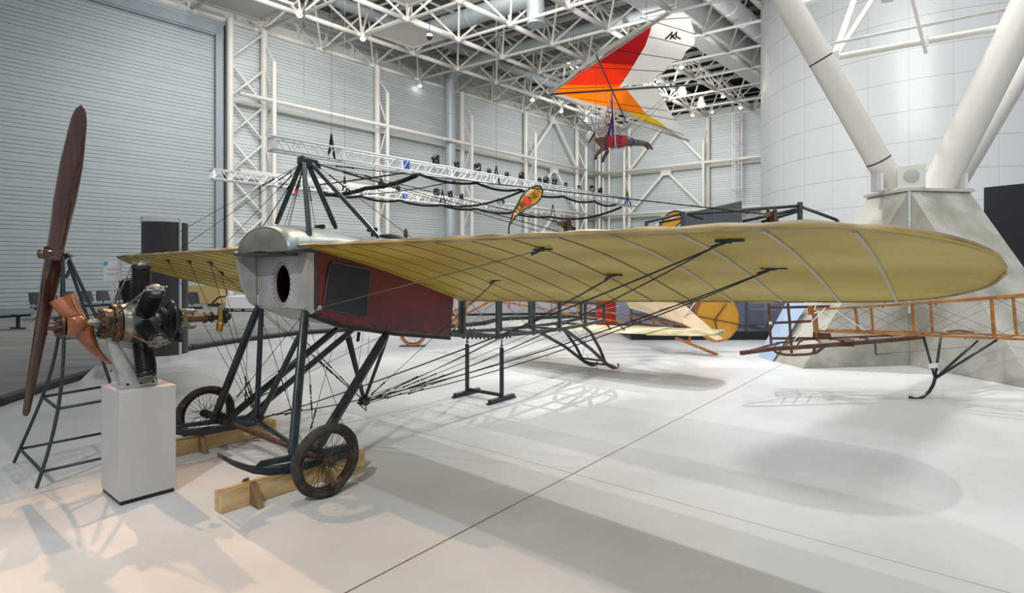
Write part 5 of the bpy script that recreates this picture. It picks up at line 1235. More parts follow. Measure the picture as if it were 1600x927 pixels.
# local x along the crankshaft (towards the tail end), y left/back, z up
def EL(t, ang, r): return Vector((t, -math.sin(ang) * r, math.cos(ang) * r))
b_ = MB(); b_.lathe((-0.11, 0, 0), (1, 0, 0), [(0, 0.0), (0, .11), (.01, .135), (.05, .14), (.06, .15), (.17, .155), (.20, .14), (.22, .1), (.23, .05)], 28); b_.build('crankcase', M['crank'], eng)
b_ = MB(); b_.lathe((-0.22, 0, 0), (1, 0, 0), [(0, 0), (0, .085), (.015, .11), (.035, .112), (.04, .10), (.07, .105), (.075, .135), (.095, .14), (.11, .14)], 28)
for k in range(16):
    a = 2 * PI * k / 16; b_.tube(EL(-.205, a, .098), EL(-.225, a, .098), .009, 6); b_.tube(EL(-.13, a, .127), EL(-.155, a, .127), .009, 6)
b_.build('cam_housing', M['bronze'], eng)
for k in range(7):
    a = 2 * PI * k / 7 + 0.06; d = EL(0, a, 1).normalized(); o = EL(0.03, a, .12)
    prof = [(0, 0), (0, .064), (.03, .066), (.05, .06)]; t = .055
    for f_ in range(15): prof += [(t, .0555), (t + .002, .067), (t + .0065, .067), (t + .0085, .0555)]; t += .0145
    prof += [(t, .06), (t + .012, .064), (t + .03, .058), (t + .036, .04), (t + .038, 0)]
    b_ = MB(); b_.lathe(o, d, prof, 28); cyl = b_.build('cylinder', M['gun'], eng)
    top = o + d * (t + .045); xx = Vector((1, 0, 0)); yy = d.cross(xx)
    b_ = MB(); b_.lathe(o + d * (t + .03), d, [(0, .045), (.015, .04), (.02, .02), (.03, .018), (.032, 0)], 16); b_.bar(top - xx * .06 + yy * .012, top + xx * .05 + yy * .012, .012, .02, up=d); b_.bar(top - xx * .06 - yy * .012, top + xx * .05 - yy * .012, .012, .02, up=d)
    b_.tube(top - xx * .05 - yy * .02, top - xx * .05 + yy * .02, .009, 8); b_.tube(top + xx * .045 - yy * .02, top + xx * .045 + yy * .02, .011, 8); b_.tube(top + xx * .05, top + xx * .06 + d * .03, .007, 6)
    b_.build('valve_gear', M['crank'], cyl)
    b_ = MB(); b_.tube(EL(-.14, a, .12), top - xx * .055, .0055, 6); b_.build('push_rod', M['wirel'] if k != 2 else M['copper'], cyl)
# propeller hub: stub blades, bolts and plate
b_ = MB(); HX = -0.36
b_.lathe((-0.30, 0, 0), (1, 0, 0), [(0, .035), (.09, .035), (.09, .05), (.1, .05)], 18); b_.build('front_shaft', M['crank'], eng)
def blade_stub(ang, L_, name):
    secs = []; up_b = L_ < .25
    for k in range(13):
        t = k / 12; X_, H_, Z_ = Vector((1, 0, 0)), Vector((0, -1, 0)), Vector((0, 0, 1))
        if up_b: c_ = Vector((HX + .02, 0, 0)) + Z_ * .19 * t - X_ * .07 * t - H_ * .10 * t; ch = .078 + .038 * t; th = .062 - .028 * t; cd_ = (X_ * (.45 + .4 * t) - H_ * .75 + Z_ * .25 * t).normalized()
        else: c_ = Vector((HX + .02, 0, 0)) - Z_ * .27 * t + X_ * (.02 + .13 * t * t) + H_ * .10 * t; ch = .068 - .038 * t; th = .058 * (1 - t) + .010; cd_ = (X_ * (.45 + .1 * t) + H_ * .8 - Z_ * .35 * t).normalized()
        dd_ = ((-X_ * .06 - H_ * .1 + Z_ * .175) if up_b else (X_ * .26 * t - Z_ * .27 + H_ * .1)).normalized(); td_ = cd_.cross(dd_).normalized()
        secs.append([c_ + cd_ * ch * math.cos(q) + td_ * th * math.sin(q) for q in [2 * PI * i / 24 for i in range(24)]])
    b_ = MB(); b_.loft(secs); return b_.build(name, M['copper'], eng, sharp=55)
    for k in range(9):
        t = k / 8; r_ = L_ * t; tw = 0.25 + 0.75 * t; ch = 0.085 + 0.035 * math.sin(min(1, t * 1.2) * PI * .8); th = 0.055 * (1 - .72 * t) + .006
        xx = Vector((1, 0, 0)); yy = d.cross(xx); cx_ = xx * math.cos(tw) + yy * math.sin(tw); cy_ = -xx * math.sin(tw) + yy * math.cos(tw)
        # cy_: chord direction, cx_: thickness direction
        secs.append([Vector((HX, 0, 0)) + d * (r_ + (0.06 * math.cos(q) * (1 if ang < 2 else -1)) * t) + cy_ * ch * math.cos(q) + cx_ * th * math.sin(q) for q in [2 * PI * i / 24 for i in range(24)]])
    b_ = MB(); b_.loft(secs); return b_.build(name, M['copper'], eng, sharp=55)
blade_stub(-0.35, 0.20, 'blade_stub'); blade_stub(PI - 0.55, 0.34, 'blade_stub')
b_ = MB(); b_.lathe((HX - .055, 0, 0), (1, 0, 0), [(0, .06), (0.0, .075), (.03, .085), (.09, .085), (.11, .07), (.11, 0)], 24); b_.build('hub_boss', M['copper'], eng)
b_ = MB(); b_.lathe((HX - .085, 0, 0), (1, 0, 0), [(-.06, 0), (-.06, .022), (-.045, .026), (-.04, .03), (-.01, .03), (0, .03), (.005, .078), (.02, .078), (.022, 0)], 24)
for k in range(8): a = 2 * PI * k / 8; b_.tube(EL(HX - .11, a, .06), EL(HX - .07, a, .06), .010, 6)
b_.build('hub_plate', M['bronze'], eng)
# rear gear: drive sleeve, two discs, mounting plate, shaft, carburettor end
b_ = MB(); b_.lathe((.11, 0, 0), (1, 0, 0), [(0, .07), (.02, .055), (.05, .055), (.055, .04)], 20); b_.build('drive_sleeve', M['crank'], eng)
b_ = MB(); b_.lathe((.16, 0, 0), (1, 0, 0), [(0, 0), (0, .09), (.015, .10), (.03, .095), (.05, .05), (.06, 0)], 28)
for k in range(7): a = 2 * PI * k / 7; b_.tube(EL(.15, a, .075), EL(.21, a, .06), .012, 8)
b_.build('magneto_gear', M['black'], eng)
b_ = MB(); b_.lathe((.225, 0, 0), (1, 0, 0), [(0, .13), (0, .15), (.012, .153), (.018, .15), (.018, .135), (.0, .13)], 40); b_.lathe((.23, 0, 0), (1, 0, 0), [(0, 0), (0, .135), (.006, .135), (.006, 0)], 32); b_.build('ring_disc', M['gun'], eng)
b_ = MB(); b_.prism([(.262, -.045, .09), (.262, .045, .09), (.262, .045, -.17), (.262, -.10, -.17), (.262, -.10, -.10), (.262, -.06, -.04)], (.02, 0, 0)); b_.build('mounting_plate', M['black'], eng)
b_ = MB()
b_.prism([(.29, -.05, .075), (.29, .05, .075), (.29, .05, -.065), (.29, -.05, -.065)], (.045, 0, 0))
for y, z in ((-.035, .06), (-.035, -.06), (.035, .06), (.035, -.06)): b_.tube((.32, y, z), (.385, y, z), .02, 12); b_.tube((.385, y, z), (.40, y, z), .012, 8)
b_.build('pump_block', M['crank'], eng)
b_ = MB(); b_.ball((.305, -.055, .045), .016, 8); b_.ball((.31, -.055, .0), .02, 8); b_.build('pump_cap', M['brass'], eng)
b_ = MB(); b_.lathe((.33, 0, 0), (1, 0, 0), [(0, .03), (.14, .033), (.145, .045), (.155, .045), (.16, .033), (.19, .033), (.195, .045), (.205, .045), (.21, .025), (.29, .025)], 20); b_.build('rear_shaft', M['bronze'], eng)
b_ = MB(); b_.box((.61, 0, .0), (.045, .08, .09)); b_.ball((.63, -.02, .045), .03, 8); b_.ball((.635, .01, -.035), .03, 8); b_.ball((.64, -.03, 0), .035, 8); b_.tube((.57, -.02, .08), (.565, -.02, .12), .008, 6); b_.build('carburettor', M['black'], eng, bevel=.01)
b_ = MB(); b_.box((.575, -.055, .01), (.03, .02, .15)); b_.lathe((.575, -.055, -.07), (0, -.4, 1), [(-.04, 0), (-.04, .026), (.03, .029), (.04, .015)], 14); b_.tube((.59, -.07, -.06), (.63, -.08, -.075), .006, 6); b_.build('brass_lever', M['brass'], eng)
# bracket holding the engine
b_ = MB(); bt = PH - EC.z
b_.hexa([(-.10, -.07, bt + .01), (.07, -.07, bt + .01), (.07, .07, bt + .01), (-.10, .07, bt + .01), (-.20, -.012, -.05), (-.05, -.012, -.05), (-.05, .012, -.05), (-.20, .012, -.05)])
b_.build('engine_bracket', M['acrylic'], eng)
MB().box((-.01, 0, bt + .012), (.24, .24, .022)).build('bracket_foot', M['acrylic'], eng, bevel=.003)
b_ = MB()
for x in (-.08, 0, .08): b_.tube((x, -.12, bt + .03), (x, -.125, bt + .03), .01, 8)
b_.build('bracket_bolt', M['gun'], eng)

# ================================================================== TALL PROPELLER ON ITS IRON STAND
PC = at(86, 397, 4.2); tip = at(127, 164, 4.2) - PC; bot = at(40, 650, 4.2) - PC
prop = thing('propeller', 'tall dark mahogany two-bladed propeller standing upright on an iron stand', 'propeller', PC)
def blade(T, name, flip):
    d = T.normalized(); L_ = T.length; secs = []; n = 40
    side = Vector((1, 0.25, 0)); side = (side - d * side.dot(d)).normalized(); nrm = d.cross(side).normalized()
    for k in range(n + 1):
        t = k / n; ch = (0.052 + 0.018 * min(1, t / .35) ** 1.2) if t < .6 else 0.070
        if t > .6: ch = 0.070 - 0.026 * ((t - .6) / .4) 
        if t > .86: ch *= math.sqrt(max(0.0008, 1 - ((t - .86) / .14) ** 2.2))
        if flip: ch = (0.060 + 0.006 * math.sin(PI * min(1, t / .25))) * (1 - .62 * t) if t < .985 else 0.012
        th = 0.042 * (1 - t) ** .8 + .008; th = th if t < .97 else .007
        tw = (0.85 - 0.62 * t) if not flip else (-0.85 + 0.15 * t)
        cx_ = side * math.cos(tw) + nrm * math.sin(tw); cy_ = -side * math.sin(tw) + nrm * math.cos(tw); bow = (0.006 * math.sin(PI * t)) * (1 if not flip else -.5)
        secs.append([d * L_ * t + side * bow + cx_ * ch * math.cos(q) + cy_ * th * (math.sin(q) + .25 * math.cos(2 * q)) for q in [2 * PI * i / 20 for i in range(20)]])
    b_ = MB(); b_.loft(secs); return b_.build(name, M['mahog'], prop, sharp=60)
blade(tip, 'propeller_blade', False)
lo = blade(bot, 'propeller_blade', True)
hd = Vector((1.0, 0.55, 0)).normalized()
b_ = MB(); b_.lathe(-hd * .06, hd, [(0, 0), (0, .055), (.02, .062), (.09, .062), (.11, .055), (.11, 0)], 28); b_.build('propeller_hub', M['mahog'], prop)
b_ = MB(); b_.lathe(-hd * .10, hd, [(0, 0), (.0, .03), (.012, .036), (.035, .036), (.04, .02)], 20); b_.build('hub_cap', M['bronze'], prop)
feet = [fl(57, 765), fl(22, 725)]; dv_ = Vector((0.53, 0.66, 0)); feet += [feet[0] + dv_, feet[1] + dv_]
topc = at(106, 404, 4.30)
stn = thing('propeller_stand', 'curved black iron trestle stand holding the tall propeller', 'stand', (topc.x, topc.y, 0)); So = Vector((topc.x, topc.y, 0))
tops = [at(98, 408, 4.2), at(97, 412, 4.34), at(108, 405, 4.28), at(106, 408, 4.4)]
mids = []
def bez(p0, p1, p2, p3, n=16): return [p0 * (1 - t) ** 3 + p1 * 3 * t * (1 - t) ** 2 + p2 * 3 * t * t * (1 - t) + p3 * t ** 3 for t in [k / n for k in range(n + 1)]]
legs = []
for k, (f_, t_) in enumerate(zip(feet, tops)):
    f2 = f_ + Vector((0, 0, .012)); 
    if k < 2: c1 = t_ + Vector((0.02, 0, -0.75)); c2 = f2 + (t_ - f2) * 0.22 + Vector((0.16, 0.03, 0.26))
    else: c1 = t_ + (f2 - t_) * .35 ; c2 = t_ + (f2 - t_) * .7
    P = bez(t_, c1, c2, f2, 22); legs.append(P); b_ = MB(); b_.path([p - So for p in P], 0.0125, 8); b_.build('stand_leg', M['iron'], stn)
def atz(P, z):
    for a, c in zip(P, P[1:]):
        if a.z >= z >= c.z: return a + (c - a) * ((a.z - z) / (a.z - c.z)) - So
    return P[-1] - So
for z in (0.13, 0.60, 1.13):
    b_ = MB(); q = [atz(P, z) for P in legs]
    for i, j in ((0, 1), (1, 3), (3, 2), (2, 0)): b_.tube(q[i], q[j], .0115, 8)
    b_.build('cross_bar', M['iron'], stn)
b_ = MB(); b_.path([at(97, 405, 4.28) - So, at(107, 398, 4.27) - So, at(112, 402, 4.28) - So], .02, 8); b_.tube(at(92, 400, 4.25) - So, at(104, 402, 4.28) - So, .022, 10); b_.build('stand_head', M['iron'], stn)
b_ = MB(); b_.path([at(95, 418, 4.25) - So, at(97, 428, 4.25) - So, at(103, 434, 4.25) - So, at(110, 420, 4.27) - So], .012, 8); b_.build('stand_bracket', M['iron'], stn)

# ================================================================== THINGS ON THE LEFT SIDE
cb_ = fl(262, 566); cy = thing('display_column', 'tall black curved display column with aluminium top band behind the rotary engine', 'display column', ((258 - 800) / F * 10.28, 10.28, 0), -.25)
R_ = .37
b_ = MB(); b_.lathe((0, 0, 0.1), (0, 0, 1), [(0, R_), (2.42, R_), (2.42, 0)], 36); b_.lathe((0, 0, .1), (0, 0, 1), [(0, 0), (0, R_)], 36); b_.build('column_panel', mat('black_graphic_panel', (52, 54, 58), 0.45), cy)
b_ = MB(); b_.lathe((0, 0, 2.52), (0, 0, 1), [(0, 0), (0, R_ * 1.03), (.09, R_ * 1.03), (.09, 0)], 36); b_.build('top_band', M['alu'], cy)
b_ = MB(); b_.lathe((0, 0, 0.0), (0, 0, 1), [(0, 0), (0, R_ * 1.1), (.1, R_ * 1.05), (.1, 0)], 36); b_.build('base_ring', M['alu'], cy)
b_ = MB(); 
for a in (PI + .22, -.12): b_.bar((R_ * 1.02 * math.cos(a), R_ * 1.02 * math.sin(a), 0.05), (R_ * 1.02 * math.cos(a), R_ * 1.02 * math.sin(a), 2.6), .05, .03)
b_.build('edge_strip', M['alu'], cy)
sg = at(175.5, 424, 7.6); st_ = thing('sign_stand', 'small white framed notice on a pole stand behind the engine', 'sign', (sg.x, sg.y, 0), .05)
ww, hh = .235, .29
MB().box((0, 0, sg.z), (ww, .02, hh)).build('sign_frame', M['alu'], st_, bevel=.004)
MB().box((0, -.012, sg.z), (ww - .03, .004, hh - .03)).build('sign_sheet', M['paleboard'], st_)
b_ = MB(); b_.prism([(-.103, -.016, sg.z + .13), (-.103, -.016, sg.z + .08), (-.085, -.016, sg.z + .07), (-.055, -.016, sg.z + .085), (-.045, -.016, sg.z + .13)], (0, -.001, 0)); b_.build('sign_corner_print', M['cyan'], st_)
b_ = MB()
for z, w_ in ((.035, .15), (.018, .09), (-.035, .16), (-.052, .08)):
    x = -w_ / 2
    while x < w_ / 2: l_ = random.uniform(.008, .02); b_.box((x + l_ / 2, -.0155, sg.z + z), (l_ * .8, .001, .005)); x += l_
b_.build('sign_print', M['ink'], st_)
b_ = MB(); b_.tube((0, .02, 0.01), (0, .02, sg.z - .12), .012, 10); b_.lathe((0, .02, 0.0), (0, 0, 1), [(0, 0), (0, .15), (.015, .14), (.02, .02)], 24); b_.build('sign_pole', M['alu'], st_)
# low reader panel lying by the edge pipe
rp_ = thing('reader_panel', 'low slanted grey text panel on the floor beside the black edge pipe', 'panel', fl(155, 590), .3)
o_ = fl(155, 590)
b_ = MB(); b_.prism([fl(124, 596) - o_, fl(160, 590) - o_, at(188, 567, fl(180, 590).y) - o_, at(146, 575, fl(140, 592).y + .1) - o_], (0, .03, .01)); bb_ = b_.build('panel_face', M['plinth'], rp_); bb_.rotation_euler = (0, 0, -.3)
b_ = MB(); b_.prism([at(170, 581, fl(180, 590).y) - o_, at(190, 578, fl(180, 590).y) - o_, at(190, 567, fl(180, 590).y) - o_], (0, .01, .0)); bb_ = b_.build('panel_wing', M['black'], rp_); bb_.rotation_euler = (0, 0, -.3)
def bench(lb, x, y, rz, n, back, sc=1.0):
    p = fl(x, y); r_ = thing('beam_seating', lb, 'bench', p, rz)
    for k in range(n):
        cx_ = (k - (n - 1) / 2) * .56
        secs = []
        for t in range(7):
            yy = -.24 + t * .08; z = .44 + .02 * math.cos(t) * 0 + (.02 if t in (0, 6) else 0); secs.append([Vector((cx_ - .24, yy, z)), Vector((cx_ - .12, yy, z - .015)), Vector((cx_ + .12, yy, z - .015)), Vector((cx_ + .24, yy, z)), Vector((cx_ + .24, yy, z - .05)), Vector((cx_ - .24, yy, z - .05))])
        MB().loft(secs).build('seat', M['seat'], r_)
        if back:
            secs = []
            for t in range(7):
                z = .50 + t * .065; w_ = .23 - .05 * (t / 6) ** 2; yy = .24 + .02 * t; secs.append([Vector((cx_ - w_, yy - .03, z)), Vector((cx_, yy + .02, z)), Vector((cx_ + w_, yy - .03, z)), Vector((cx_ + w_, yy, z)), Vector((cx_, yy + .05, z)), Vector((cx_ - w_, yy, z))])
            MB().loft(secs).build('backrest', M['seat2'], r_)
            MB().path([(cx_, .1, .38), (cx_, .25, .42), (cx_, .27, .55)], .02, 6).build('seat_bracket', M['black'], r_)
    MB().bar((-(n * .28), 0, .36), (n * .28, 0, .36), .08, .06).build('seat_beam', M['black'], r_)
    for x_ in (-(n * .28) + .3, n * .28 - .3):
        b_ = MB(); b_.bar((x_, 0, .03), (x_, 0, .36), .06, .08, up=(0, 1, 0)); b_.bar((x_, -.3, .02), (x_, .3, .02), .06, .035); b_.build('bench_leg', M['black'], r_)
    return r_
bench('teal bench cut off by the left edge of the photo', -8, 517, 1.25, 3, False)
bench('row of dark shell seats seen end-on behind the propeller stand', 92, 497, 1.45, 3, True)
bench('row of teal seats with dark fanned backs behind the engine', 168, 492, 1.15, 5, True)
bench('teal seats with dark rounded back just right of the black display column', 272, 500, .7, 3, True)
# white wheeled chest, tan board and folded frame by the wall
p = fl(381, 487); r_ = thing('wheeled_chest', 'white wheeled chest on the carpet left of the aeroplane nose', 'chest', p, -.05)
MB().box((0, .3, .36), (1.5, .6, .50)).build('chest_body', M['white'], r_, bevel=.02)
b_ = MB(); b_.box((0, .3, .10), (1.4, .5, .04)); b_.build('chest_frame', M['black'], r_)
for x_ in (-.55, -.1, .5):
    b_ = MB(); b_.lathe((x_, .12, .06), (0, 1, 0), [(-.02, 0), (-.02, .06), (.02, .06), (.02, 0)], 14); b_.build('caster', M['slate'], r_)
p = fl(317, 474); tag(MB().box((0, 0, .45), (2.1, .5, .9)).build('tan_board_crate', M['tan'], loc=p, rz=-.1, bevel=.01), 'tan board crate standing at the wall behind the black display column', 'crate')
p = fl(349, 479); r_ = thing('folded_stand', 'black folded stand lying beside the white wheeled chest', 'stand', p)
b_ = MB(); b_.path([(-.5, 0, .15), (-.2, 0, .42), (.5, .1, .48)], .04, 6); b_.build('stand_arm', M['black'], r_); b_ = MB(); b_.box((-.4, 0, .08), (.4, .5, .1)); b_.box((.3, 0, .12), (.3, .3, .2)); b_.build('stand_base', M['black'], r_, bevel=.02)

# ================================================================== SECOND AEROPLANE: wooden frame with yellow rudder
P2 = fl(645, 541); R2o = at(1118, 500, 11.3)
mn2 = thing('wooden_monoplane', 'wooden-framed old aeroplane with beige ribbed tailplane and round yellow rudder, behind the olive wing', 'aeroplane', (P2.x, P2.y, 0)); O2 = Vector((P2.x, P2.y, 0))
def q2(x, y, d): return at(x, y, d) - O2
def wheel2(c, R, mats, parent, ax):
    r_ = bpy.data.objects.new('wheel', None); COL.objects.link(r_); r_.parent = parent; r_.location = c
    b_ = MB(); n = 32; b_.path([Vector((R * .92 * math.cos(t), 0, R * .92 * math.sin(t))) for t in [2 * PI * k / 32 for k in range(32)]], R * .09, 8, closed=True); b_.build('tyre', mats[0], r_)
    b_ = MB(); b_.lathe((0, 0, 0), (0, 1, 0), [(-.02, R * .84), (-.02, R * .77), (.02, R * .77), (.02, R * .84), (-.02, R * .84)], 32); b_.build('wheel_rim', mats[1], r_)
    b_ = MB()
    for k in range(24): t = 2 * PI * k / 24; b_.tube((R * .8 * math.cos(t), 0, R * .8 * math.sin(t)), (.02 * math.cos(t + .8), .04 * (1 if k % 2 else -1), .02 * math.sin(t + .8)), .003, 4)
    b_.build('spoke_set', M['spoke'], r_); b_ = MB(); b_.lathe((0, 0, 0), (0, 1, 0), [(-.07, 0), (-.07, .03), (.07, .03), (.07, 0)], 12); b_.build('wheel_hub', M['slate'], r_)
wheel2(Vector((0, 0, .30)), .30, (M['orange_tire'], M['redrim']), mn2, None)
tag(MB().box((0, 0, 0.006), (.55, .25, .012)).build('wheel_plate', M['slate'], loc=(P2.x, P2.y, 0)), 'thin dark plate on the floor under the orange-tyred wheel', 'plate')
for o in bpy.data.objects:
    if o.name == 'wheel' and o.parent == mn2: o.location.z = .312
up_ = [q2(725, 467, 11.3), q2(800, 474, 11.4), q2(890, 491, 11.5), q2(985, 505.5, 11.6), q2(1078, 517, 11.5)]
lo_ = [q2(705, 520, 11.9), q2(765, 470, 11.9)]
b_ = MB(); 
for a, c in zip(up_, up_[1:]): b_.bar(a, c, .035, .035)
b_.build('longeron', M['wood'], mn2)
upf = [q2(740, 455, 12.0), q2(850, 471, 12.1), q2(985, 494, 12.1), q2(1085, 512, 11.9)]
b_ = MB()
for a, c in zip(upf, upf[1:]): b_.bar(a, c, .035, .035)
b_.build('longeron', M['wood'], mn2)
b_ = MB()
for a, c in ((q2(690, 512, 11.6), q2(775, 466, 11.5)), (q2(708, 487, 11.9), q2(755, 464, 11.9)), (q2(708, 520, 11.7), q2(722, 490, 11.7)), (q2(716, 497, 11.7), q2(708, 487, 11.9))): b_.bar(a, c, .045, .045)
b_.build('wheel_fork', M['wood'], mn2)
tpf = [q2(730, 440, 11.6), q2(985, 462, 11.7), q2(1088, 480, 11.5)]
b_ = MB()
for a, c in zip(tpf, tpf[1:]): b_.bar(a, c, .035, .035)
b_.build('longeron', M['wood'], mn2)
for (x, yt, yb) in ((728, 440, 489), (782, 444, 480), (795, 446, 482), (812, 448, 479), (861, 452, 486), (902, 456, 493), (912, 457, 497), (1021, 468, 511)):
    b_ = MB(); b_.bar(q2(x + 3, yt, 11.6), q2(x, yb, 11.5), .035, .035, up=(1, 0, 0)); b_.build('frame_upright', M['wood'], mn2)
b_ = MB()
for (a, c) in (((740, 490), (830, 450)), ((760, 450), (880, 492)), ((830, 484), (960, 500)), ((870, 455), (1000, 508)), ((900, 494), (1020, 466))): b_.tube(q2(*a, 11.6), q2(*c, 11.6), .004, 4)
b_.build('frame_wire', M['wirel'], mn2)
b_ = MB(); b_.bar(q2(985, 504, 11.2), q2(1083, 518, 11.2), .03, .045); b_.build('longeron', M['wood2'], mn2)
def slab_px(pts, off): return MB().prism(pts, off)
tpn = [(972, 462, 11.3), (1030, 466, 11.3), (1072, 479, 11.3), (1084, 499, 11.2), (1130, 530, 10.6), (1120, 533, 10.5), (1066, 506, 10.9), (984, 482, 11.2)]
b_ = MB(); b_.prism([q2(*p) for p in tpn], (0, 0, .012)); b_.build('tailplane', M['beige'], mn2)
b_ = MB()
for k in range(18):
    t = (k + .5) / 18; a = q2(984 + 82 * t, 482 + 24 * t, 11.2 - .3 * t); c = q2(1000 + 80 * t, 464 + 30 * t, 11.35 - .15 * t); b_.tube(a, c, .004, 4)
for k in range(12):
    t = (k + .5) / 12; a = q2(1066 + 54 * t, 506 + 27 * t, 10.9 - .4 * t); c = q2(1084 + 46 * t, 499 + 31 * t, 11.2 - .6 * t); b_.tube(a, c, .004, 4)
b_.build('tailplane_rib', M['wood2'], mn2)
b_ = MB(); b_.bar(q2(1055, 528, 11.0), q2(1122, 555, 10.75), .06, .05); b_.bar(q2(1078, 524, 11.0), q2(1077, 534, 10.95), .04, .04, up=(1, 0, 0)); b_.build('tail_skid', M['wood'], mn2)
b_ = MB(); b_.bar(q2(1092, 462, 11.4), q2(1086, 500, 11.4), .07, .07, up=(1, 0, 0)); b_.build('rudder_post', M['wood'], mn2)
b_ = MB(); b_.tube(q2(1086, 473, 11.2), q2(1062, 506, 11.0), .012, 6); b_.tube(q2(1030, 484, 11.1), q2(1078, 471, 11.1), .012, 6); b_.build('control_strut', M['beige'], mn2)
rc = (1120, 499); ol = []
for k in range(36):
    t = 2 * PI * k / 36; x = rc[0] + 34.5 * math.cos(t) * (1 if math.cos(t) > 0 else .92); y = rc[1] + 35 * math.sin(t) * (1 if math.sin(t) > 0 else 1.1); ol.append((x, y))
b_ = MB(); P = [q2(x, y, 11.3) for x, y in ol]; b_.prism(P, (0, .02, 0)); rud = b_.build('rudder', M['ochre'], mn2)
b_ = MB(); b_.path([p + Vector((0, .01, 0)) for p in P], .016, 8, closed=True); b_.build('rudder_rim', M['wood'], rud)
b_ = MB()
for (a, c) in (((1088, 494), (1154, 507)), ((1117, 500), (1136, 474)), ((1117, 500), (1124, 533))): b_.tube(q2(*a, 11.27), q2(*c, 11.27), .013, 6)
b_.build('rudder_rib', M['wood2'], rud)

# ================================================================== THIRD AIRFRAME: skeleton fuselage entering from the right
S3 = fl(1440, 624.5); sk = thing('skeleton_airframe', 'bare wooden tail frame of an aeroplane in front of the concrete pier', 'aeroplane', (S3.x, S3.y, 0)); O3 = Vector((S3.x, S3.y, 0))
def q3(x, y, d): return at(x, y, d) - O3
def dn(x): return 7.62 - (x - 1275) * 0.0034          # near longeron depth along the frame
def df(x): return dn(x - 30) + 0.22
def rail(name, pts, w_=.022, m='wood'):
    b_ = MB()
    for a, c in zip(pts, pts[1:]): b_.bar(a, c, w_, w_ * 1.1)
    return b_.build(name, M[m], sk)
rail('longeron', [q3(1274, 484, dn(1274)), q3(1400, 476.5, dn(1400)), q3(1600, 460.5, dn(1600)), q3(1760, 448, dn(1760))], .026)
rail('longeron', [q3(1277, 517, dn(1277)), q3(1400, 522.5, dn(1400)), q3(1600, 530.5, dn(1600)), q3(1760, 537, dn(1760))], .026)
rail('longeron', [q3(1290, 483, df(1290)), q3(1454, 473.5, df(1454)), q3(1600, 464, df(1600)), q3(1760, 453, df(1760))])
rail('longeron', [q3(1290, 515.5, df(1290)), q3(1457, 520, df(1457)), q3(1600, 525, df(1600)), q3(1760, 531, df(1760))])
for x1, y1, x2, y2, far in ((1336, 480, 1341, 518, 0), (1425, 475, 1428, 523, 0), (1549, 465, 1553.5, 529, 0), (1361, 480, 1364, 518, 1), (1454, 473.5, 1457, 519, 1), (1583, 465, 1588, 524, 1), (1690, 453, 1696, 534, 0)):
    d_ = df(x1) if far else dn(x1); b_ = MB(); w_ = .028 if not far else .024; b_.bar(q3(x1, y1, d_), q3(x2, y2, d_), w_, w_, up=(1, 0, 0)); b_.build('frame_upright', M['wood'], sk)
b_ = MB()
for x1, y1, x2, y2 in ((1341, 518, 1364, 518), (1428, 523, 1457, 519), (1553.5, 529, 1588, 524), (1336, 480, 1361, 480), (1425, 475, 1454, 473.5), (1549, 465, 1583, 465)): b_.bar(q3(x1, y1, dn(x1)), q3(x2, y2, df(x2)), .026, .026)
b_.build('cross_member', M['wood'], sk)
b_ = MB(); XS = [(1277, 484, 517), (1338, 480, 519), (1426, 475.5, 523), (1551, 465, 529), (1690, 454, 534)]
for (xa, ta_, ba), (xb, tb2, bb2) in zip(XS, XS[1:]):
    b_.tube(q3(xa, ta_, dn(xa)), q3(xb, bb2, dn(xb)), .0025, 4); b_.tube(q3(xa, ba, dn(xa)), q3(xb, tb2, dn(xb)), .0025, 4)
    b_.tube(q3(xa + 25, ta_, df(xa + 25)), q3(xb + 28, bb2 - 3, df(xb + 28)), .0025, 4); b_.tube(q3(xa + 25, ba, df(xa + 25)), q3(xb + 28, tb2, df(xb + 28)), .0025, 4)
for x, y in ((1354, 480), (1380, 480), (1426, 475), (1556, 464), (1545, 465), (1424, 523), (1432, 523), (1548, 529), (1558, 529)): b_.ball(q3(x, y, dn(x) - .03), .014, 6)
b_.build('bracing_wire', M['wirel'], sk)
b_ = MB(); b_.tube(q3(1304, 484, 7.45), q3(1351, 516, 7.3), .006, 5); b_.tube(q3(1290, 481, 7.45), q3(1240, 533, 7.5), .006, 5); b_.path([q3(1275, 478, 7.4), q3(1272, 484, 7.4), q3(1280, 486, 7.4), q3(1272, 490, 7.4)], .008, 5); b_.build('white_cord', M['white'], sk)
b_ = MB(); b_.bar(q3(1272, 481, 7.6), q3(1276, 528, 7.6), .05, .05, up=(1, 0, 0)); b_.bar(q3(1266, 478, 7.62), q3(1267, 492, 7.62), .05, .05, up=(1, 0, 0)); b_.build('stern_post', M['wood'], sk)
b_ = MB(); b_.hexa([q3(1270, 529, 7.6), q3(1299, 528, 7.5), q3(1299, 528, 7.62), q3(1270, 529, 7.72), q3(1270, 519, 7.6), q3(1298, 521, 7.5), q3(1298, 521, 7.62), q3(1270, 519, 7.72)]); b_.build('stern_block', M['wood2'], sk)
b_ = MB()
for pts in ([(1201, 474), (1202, 505), (1205, 538)], [(1231, 474), (1234, 505), (1237, 552)]): b_.path([q3(x, y, 7.75) for x, y in pts], .018, 6)
for a, c in (((1201, 481), (1296, 479)), ((1205, 505), (1268, 502)), ((1206, 529), (1276, 529))): b_.bar(q3(*a, 7.75), q3(*c, 7.65), .03, .035)
b_.path([q3(x, y, 7.72) for x, y in ((1207, 545), (1213, 551), (1225, 554.5), (1240, 555), (1262, 554), (1276, 551), (1285, 544), (1289, 540))], .02, 6)
b_.bar(q3(1272, 552, 7.7), q3(1272, 543, 7.7), .03, .03, up=(1, 0, 0)); b_.build('rudder_frame', M['wood2'], sk)
